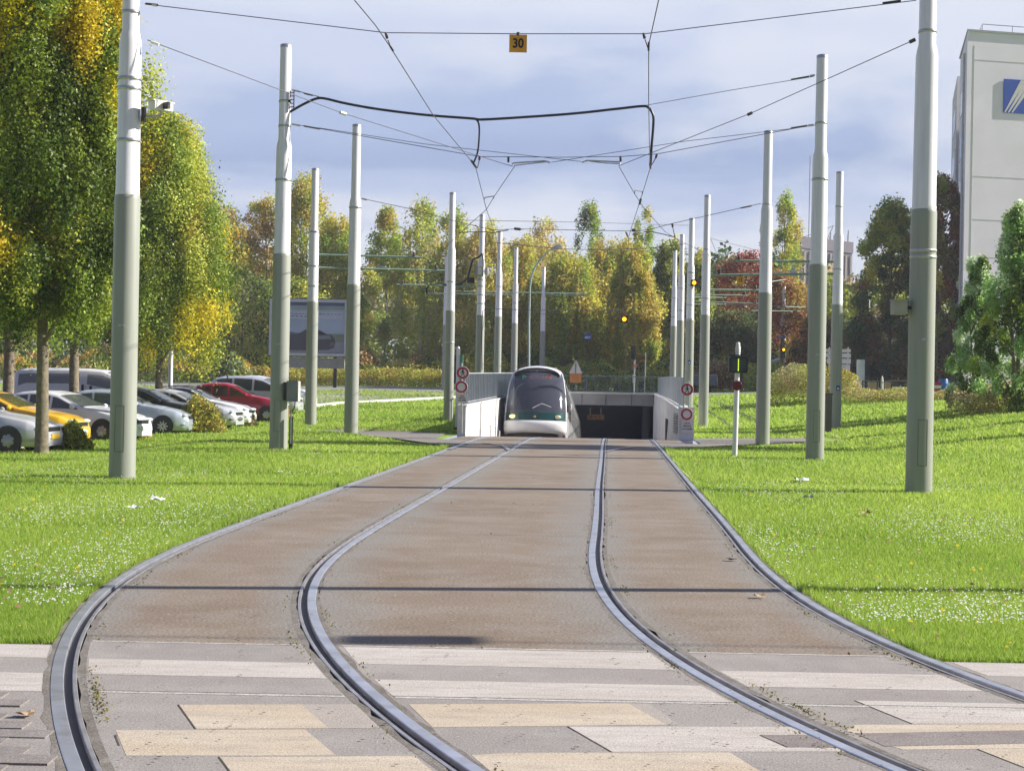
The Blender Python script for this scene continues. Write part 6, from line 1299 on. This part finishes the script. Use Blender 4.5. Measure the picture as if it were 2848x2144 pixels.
def towers():
    Z = 420.0
    g = foot(2255, Z); r = thing('office_tower', 'dark tower block with vertical window strips in the distance', 'building', g, .0); x0 = at(2204, 700, Z).x - g.x; xm = at(2228, 700, Z).x - g.x; x1 = at(2402, 700, Z).x - g.x; H = at(2220, 664, Z).z - g.z
    wall = mat('tower_violet_panel', (.10, .085, .115), .8, var=.08); side = mat('tower_blue_shade', (.09, .095, .17), .8, var=.06); dk = mat('tower_window', (.03, .032, .05), .3); rib = mat('tower_rib', (.20, .17, .175), .8, var=.1)
    V = [(xm, 0, 0), (x1, 14, 0), (x1 - 3, 30, 0), (x0, 9, 0)]; MB().prism([Vector(v) for v in V][::-1], (0, 0, H)).build('shaft', wall, r)
    def face(nm, p, q, m, n, w, d=.15, z0=.0, z1=.94):
        a, b = Vector(p), Vector(q); dd = (b - a).normalized(); nn = Vector((dd.y, -dd.x, 0)); mb = MB()
        for k in range(n):
            c = a.lerp(b, (k + .5) / n); mb.prism([c - dd * w / 2 + nn * d + Vector((0, 0, H * z0)), c + dd * w / 2 + nn * d + Vector((0, 0, H * z0)), c + dd * w / 2 + nn * d + Vector((0, 0, H * z1)), c - dd * w / 2 + nn * d + Vector((0, 0, H * z1))], -nn * d * 1.02)
        mb.build(nm, m, r)
    face('window_strip', V[0], V[1], dk, 9, 1.0, .12, 0, .90); face('rib', V[0], V[1], rib, 10, .55, .5, 0, .92); face('shaded_side_face', V[3], V[0], side, 1, (Vector(V[3]) - Vector(V[0])).length * .99, .2, 0, .995)  # shade on the tower's left face is put into its blue colour
    MB().prism([(xm - .2, -.6, H * .94), (x1 + .2, 13.6, H * .94), (x1 - 3, 30, H * .94), (x0, 9, H * .94)][::-1], (0, 0, H * .075)).build('parapet', wall, r); mb = MB(); rr = random.Random(2)
    for k in range(14): q = Vector(V[0]).lerp(Vector(V[1]), rr.random()); mb.tube([(q.x, q.y + 3, H), (q.x, q.y + 3, H + rr.uniform(1.5, 4.5))], .12, 4)
    mb.tube([(xm + 3.2, 6, H), (xm + 3.2, 6, H + 24)], .10, 4); mb.build('antennas', M_RUST, r)
    g = foot(2010, Z); t = thing('office_block', 'low dark flat roofed block behind the red maple', 'building', g); H2 = at(2010, 740, Z).z - g.z; MB().box((-3, 6, H2 / 2), (16, 12, H2)).build('wall', side, t); MB().box((-3, 6, H2 + .3), (16.6, 12.6, .6)).build('roof', wall, t); mb = MB()
    for z in np.arange(4, H2 - 2, 3.6): mb.box((-3, -.06, z), (15, .1, 1.6))
    mb.build('window_band', dk, t)
towers()
def street_bits():
    # retaining wall and things behind it
    def b3(name, lb, cat, px0, py0, px1, py1, Z, d, m, group=None):
        a, b = at(px0, py0, Z), at(px1, py1, Z); return a, b
    g = foot(2310, 77); a, b = at(2402, 1094, 82), at(2720, 1092, 82); zb = .5; t = thing('retaining_wall', 'low grey retaining wall at the top of the right lawn', 'wall'); MB().box(((a.x + b.x) / 2, 82, (a.z + zb) / 2), (b.x - a.x, .35, a.z - zb)).build('wall_body', M_CONCD, t); MB().box(((a.x + b.x) / 2, 82, a.z + .04), (b.x - a.x + .1, .45, .08)).build('coping', M_CONC, t)
    # direction signs
    Zs = 100; t = thing('direction_signs', 'stack of white direction signs between two right poles', 'road sign', foot(2335, Zs)); o = t.location
    for (x0, x1, y0, y1) in ((2296, 2366, 970, 980), (2296, 2366, 982, 995), (2300, 2366, 997, 1012), (2342, 2364, 1014, 1028)):
        p, q = at(x0, y0 , Zs) - o, at(x1, y1, Zs) - o; pn = MB().box(((p.x + q.x) / 2, 0, (p.z + q.z) / 2), (q.x - p.x, .06, p.z - q.z)).build('sign_panel', M_SIGNW, t); MB().box(((p.x + q.x) / 2 - .2, -.035, (p.z + q.z) / 2), ((q.x - p.x) * .5, .01, .07)).build('lettering', M_CONCD, pn)
    for px in (2306, 2358): p = at(px, 1020, Zs) - o; MB().tube([(p.x, .1, 0), (p.x, .1, p.z + 1.3)], .05, 6).build('post', M_STEEL, t)
    Zb = 95; t = thing('blank_board', 'plain pale upright board beside the distant poles', 'sign', foot(2394, Zb)); o = t.location; p, q = at(2384, 1000, Zb) - o, at(2403, 1075, Zb) - o; MB().box(((p.x + q.x) / 2, 0, (p.z) / 2), (q.x - p.x, .25, p.z)).build('panel', mat('pale_blue_board', (.42, .46, .56), .5), t); MB().box((p.x, -.1, p.z / 2), (.07, .2, p.z)).build('edge', M_SIGNW, t)
    # barrel
    Zc = 84; t = thing('barrel', 'blue plastic barrel on the retaining wall by the white building', 'barrel', at(2623, 1091, Zc)); h = 37 * Zc / F; rr_ = 13 * Zc / F; mb_ = mat('barrel_blue', (.02, .13, .42), .4); MB().lathe([(rr_ * .93, 0), (rr_, h * .08), (rr_, h * .30), (rr_ * 1.05, h * .33), (rr_, h * .36), (rr_, h * .62), (rr_ * 1.05, h * .65), (rr_, h * .68), (rr_, h * .94), (rr_ * .9, h)], n=20).build('drum', mb_, t); MB().lathe([(rr_ * .8, h), (rr_ * .8, h * 1.04)], n=16).build('lid', M_BLACK, t)
    MB().box((.25, -.3, h * .62), (.14, .02, .12)).build('label_patch', M_SIGNW, t)
    t = thing('crates', 'small red and white stacked crate left of the blue barrel', 'crate', at(2606, 1091, Zc)); 
    for k, m in enumerate((M_RED, M_SIGNW, M_RED)): MB().box((0, 0, .1 + .2 * k), (.36, .4, .17)).build('layer', m, t)
    # low white wall, pipe rail, bollard, parked white car
    t = thing('low_wall', 'low white wall left of the nearest right pole', 'wall'); a, b = at(2477, 1092, 90), at(2530, 1078, 90); MB().box(((a.x + b.x) / 2, 90, (a.z + b.z) / 2), (b.x - a.x, .3, b.z - a.z)).build('wall_body', M_CONC, t); MB().box(((a.x + b.x) / 2, 90, b.z + .03), (b.x - a.x + .1, .4, .05)).build('coping', M_CONC, t)
    t = thing('guard_rail', 'dark horizontal pipe rail at the top of the right lawn', 'railing'); a, b = at(2398, 1060, 88), at(2530, 1060, 88); MB().tube([a, b], .05, 6).build('rail', M_RUST, t)
    for px in (2400, 2440, 2480, 2520): q = at(px, 1060, 88); MB().tube([(q.x, 88, q.z), (q.x, 88, q.z - .8)], .04, 6).build('post', M_RUST, t)
    p = at(2453, 1083, 86); t = thing('bollard', 'thin white pointed bollard by the pipe rail', 'bollard', p); MB().lathe([(.06, -.2), (.075, .0), (.075, .5), (.05, .68), (.01, .78)], n=12).build('shaft', M_SIGNW, t); MB().lathe([(.078, .36), (.078, .44)], n=12).build('band', M_CONCD, t)
    for i, (px, lb) in enumerate(((2428, 'larger pale block'), (2470, 'smaller pale block'))): t = thing('planter_block', lb + ' standing behind the right lawn weeds', 'block', at(px, 1085, 89)); MB().box((0, 0, .18), (.55 - .2 * i, .4, .5)).build('body', mat('terracotta_block', (.42, .30, .24), .8), t); MB().box((0, 0, .45), (.6 - .2 * i, .45, .05)).build('rim', M_CONCD, t)
    # brown box next to R4
    p = ray(2302, 1205); t = thing('utility_box', 'dark brown box beside the pole with the blue sticker', 'box', p); h = 108 * p.y / F; MB().box((0, 0, h / 2), (.20, .25, h)).build('body', mat('brown_box', (.11, .09, .085), .6), t); MB().box((0, 0, h + .01), (.25, .30, .04)).build('lid', M_RUST, t)
    # grey bins
    for px, lb in ((1931, 'left grey container beyond the right railing'), (1981, 'right grey container beyond the right railing')):
        Z = 112; t = thing('waste_container', lb, 'container', at(px, 1071, Z)); MB().box((0, .4, .36), (.62, .8, .7)).build('body', mat('bin_grey', (.14, .17, .22), .5), t); MB().box((0, .4, .75), (.70, .9, .09)).build('lid', mat('bin_lid', (.26, .30, .34), .5), t); MB().box((-.36, .0, .3), (.05, .1, .75)).build('frame_post', M_STEEL, t); MB().box((.36, .0, .3), (.05, .1, .75)).build('frame_post', M_STEEL, t)
    # pale kerb stone beside road, bollards along the ramp at left
    for i, (px, py0, py1) in enumerate(((1364, 1183, 1203), (1378, 1190, 1208), (1389, 1197, 1209))):
        Z = 50.5 + i * 1.6; a, b = at(px, py0, Z), at(px, py1, Z); t = thing('walkway_post', ('nearest', 'middle', 'farthest')[i] + ' short white post along the left ramp wall', 'post', b); MB().tube([(0, 0, -.3), (0, 0, a.z - b.z)], .025, 6).build('shaft', M_SIGNW, t); MB().lathe([(.03, a.z - b.z - .02), (.03, a.z - b.z)], n=8).build('top', M_STEEL, t)
street_bits()

def shadow_caster():
    sx, sy = -0.58, 9.10; h = 6.4; k = h / math.tan(SUN_EL); cx, cy = sx + k * math.cos(SUN_FWD), sy + k * math.sin(SUN_FWD)
    t = thing('hanging_signal_box', 'box hanging from a span wire outside the right edge, shading the slab before the crossing', 'signal', (cx, cy, h)); MB().box((0, 0, 0), (.30, .30, .36)).build('box_body', M_BLACK, t); MB().box((0, 0, .21), (.06, .06, .08)).build('clip', M_STEEL, t)
    tag(MB().tube([(cx - 3.4, cy - .05, h + .25), (cx + 16, cy + .4, h + .6)], .013, 5).build('span_wire', M_WIRE), 'span wire outside the right edge carrying the hanging box', 'wire')
shadow_caster()

# grit and oil drips on the slabs
def grit():
    P = []; Cc = []
    for _ in range(2600):
        y = 1 / (1 / 5.5 - random.random() * (1 / 5.5 - 1 / 40)); x = random.uniform(float(eA1(y)), float(eD0(y))); P.append((x, y, .009)); v = random.random(); Cc.append((.45, .42, .38) if v > .8 else (.06 + .05 * v, .045 + .04 * v, .035))
    P = np.array(P); n = len(P); s_ = np.abs(RNG.normal(0, .0018, n)) * (1 + P[:, 1] / 9) + .0010; V = []
    for a in range(4): V.append(P + np.stack([np.cos(a * 1.57 + P[:, 0] * 9) * s_ * 1.4, np.sin(a * 1.57 + P[:, 0] * 9) * s_, np.zeros(n)], 1))
    tag(raw_quads('grit', np.stack(V, 1).reshape(-1, 3), np.repeat(np.array(Cc), 4, 0), M_LEAFD), 'grit and small debris strewn over the track slabs', 'grit', kind='stuff')
grit()

# ------------------------------------------------------------------ air
def haze():
    mb = MB().box((60, 570, 32), (1300, 1200, 70)); m = bpy.data.materials.new('haze_air'); m.use_nodes = True; nt = m.node_tree; nt.nodes.clear(); o = nt.nodes.new('ShaderNodeOutputMaterial'); v = nt.nodes.new('ShaderNodeVolumePrincipled')
    v.inputs['Color'].default_value = (.86, .90, 1, 1); v.inputs['Density'].default_value = 0.00042; v.inputs['Anisotropy'].default_value = 0.0; nt.links.new(v.outputs[0], o.inputs['Volume']); b = mb.build('haze', m); b['kind'] = 'stuff'; b['label'] = 'thin bluish autumn air over the whole place'; b['category'] = 'haze'
haze()
SC.cycles.volume_bounces = 0
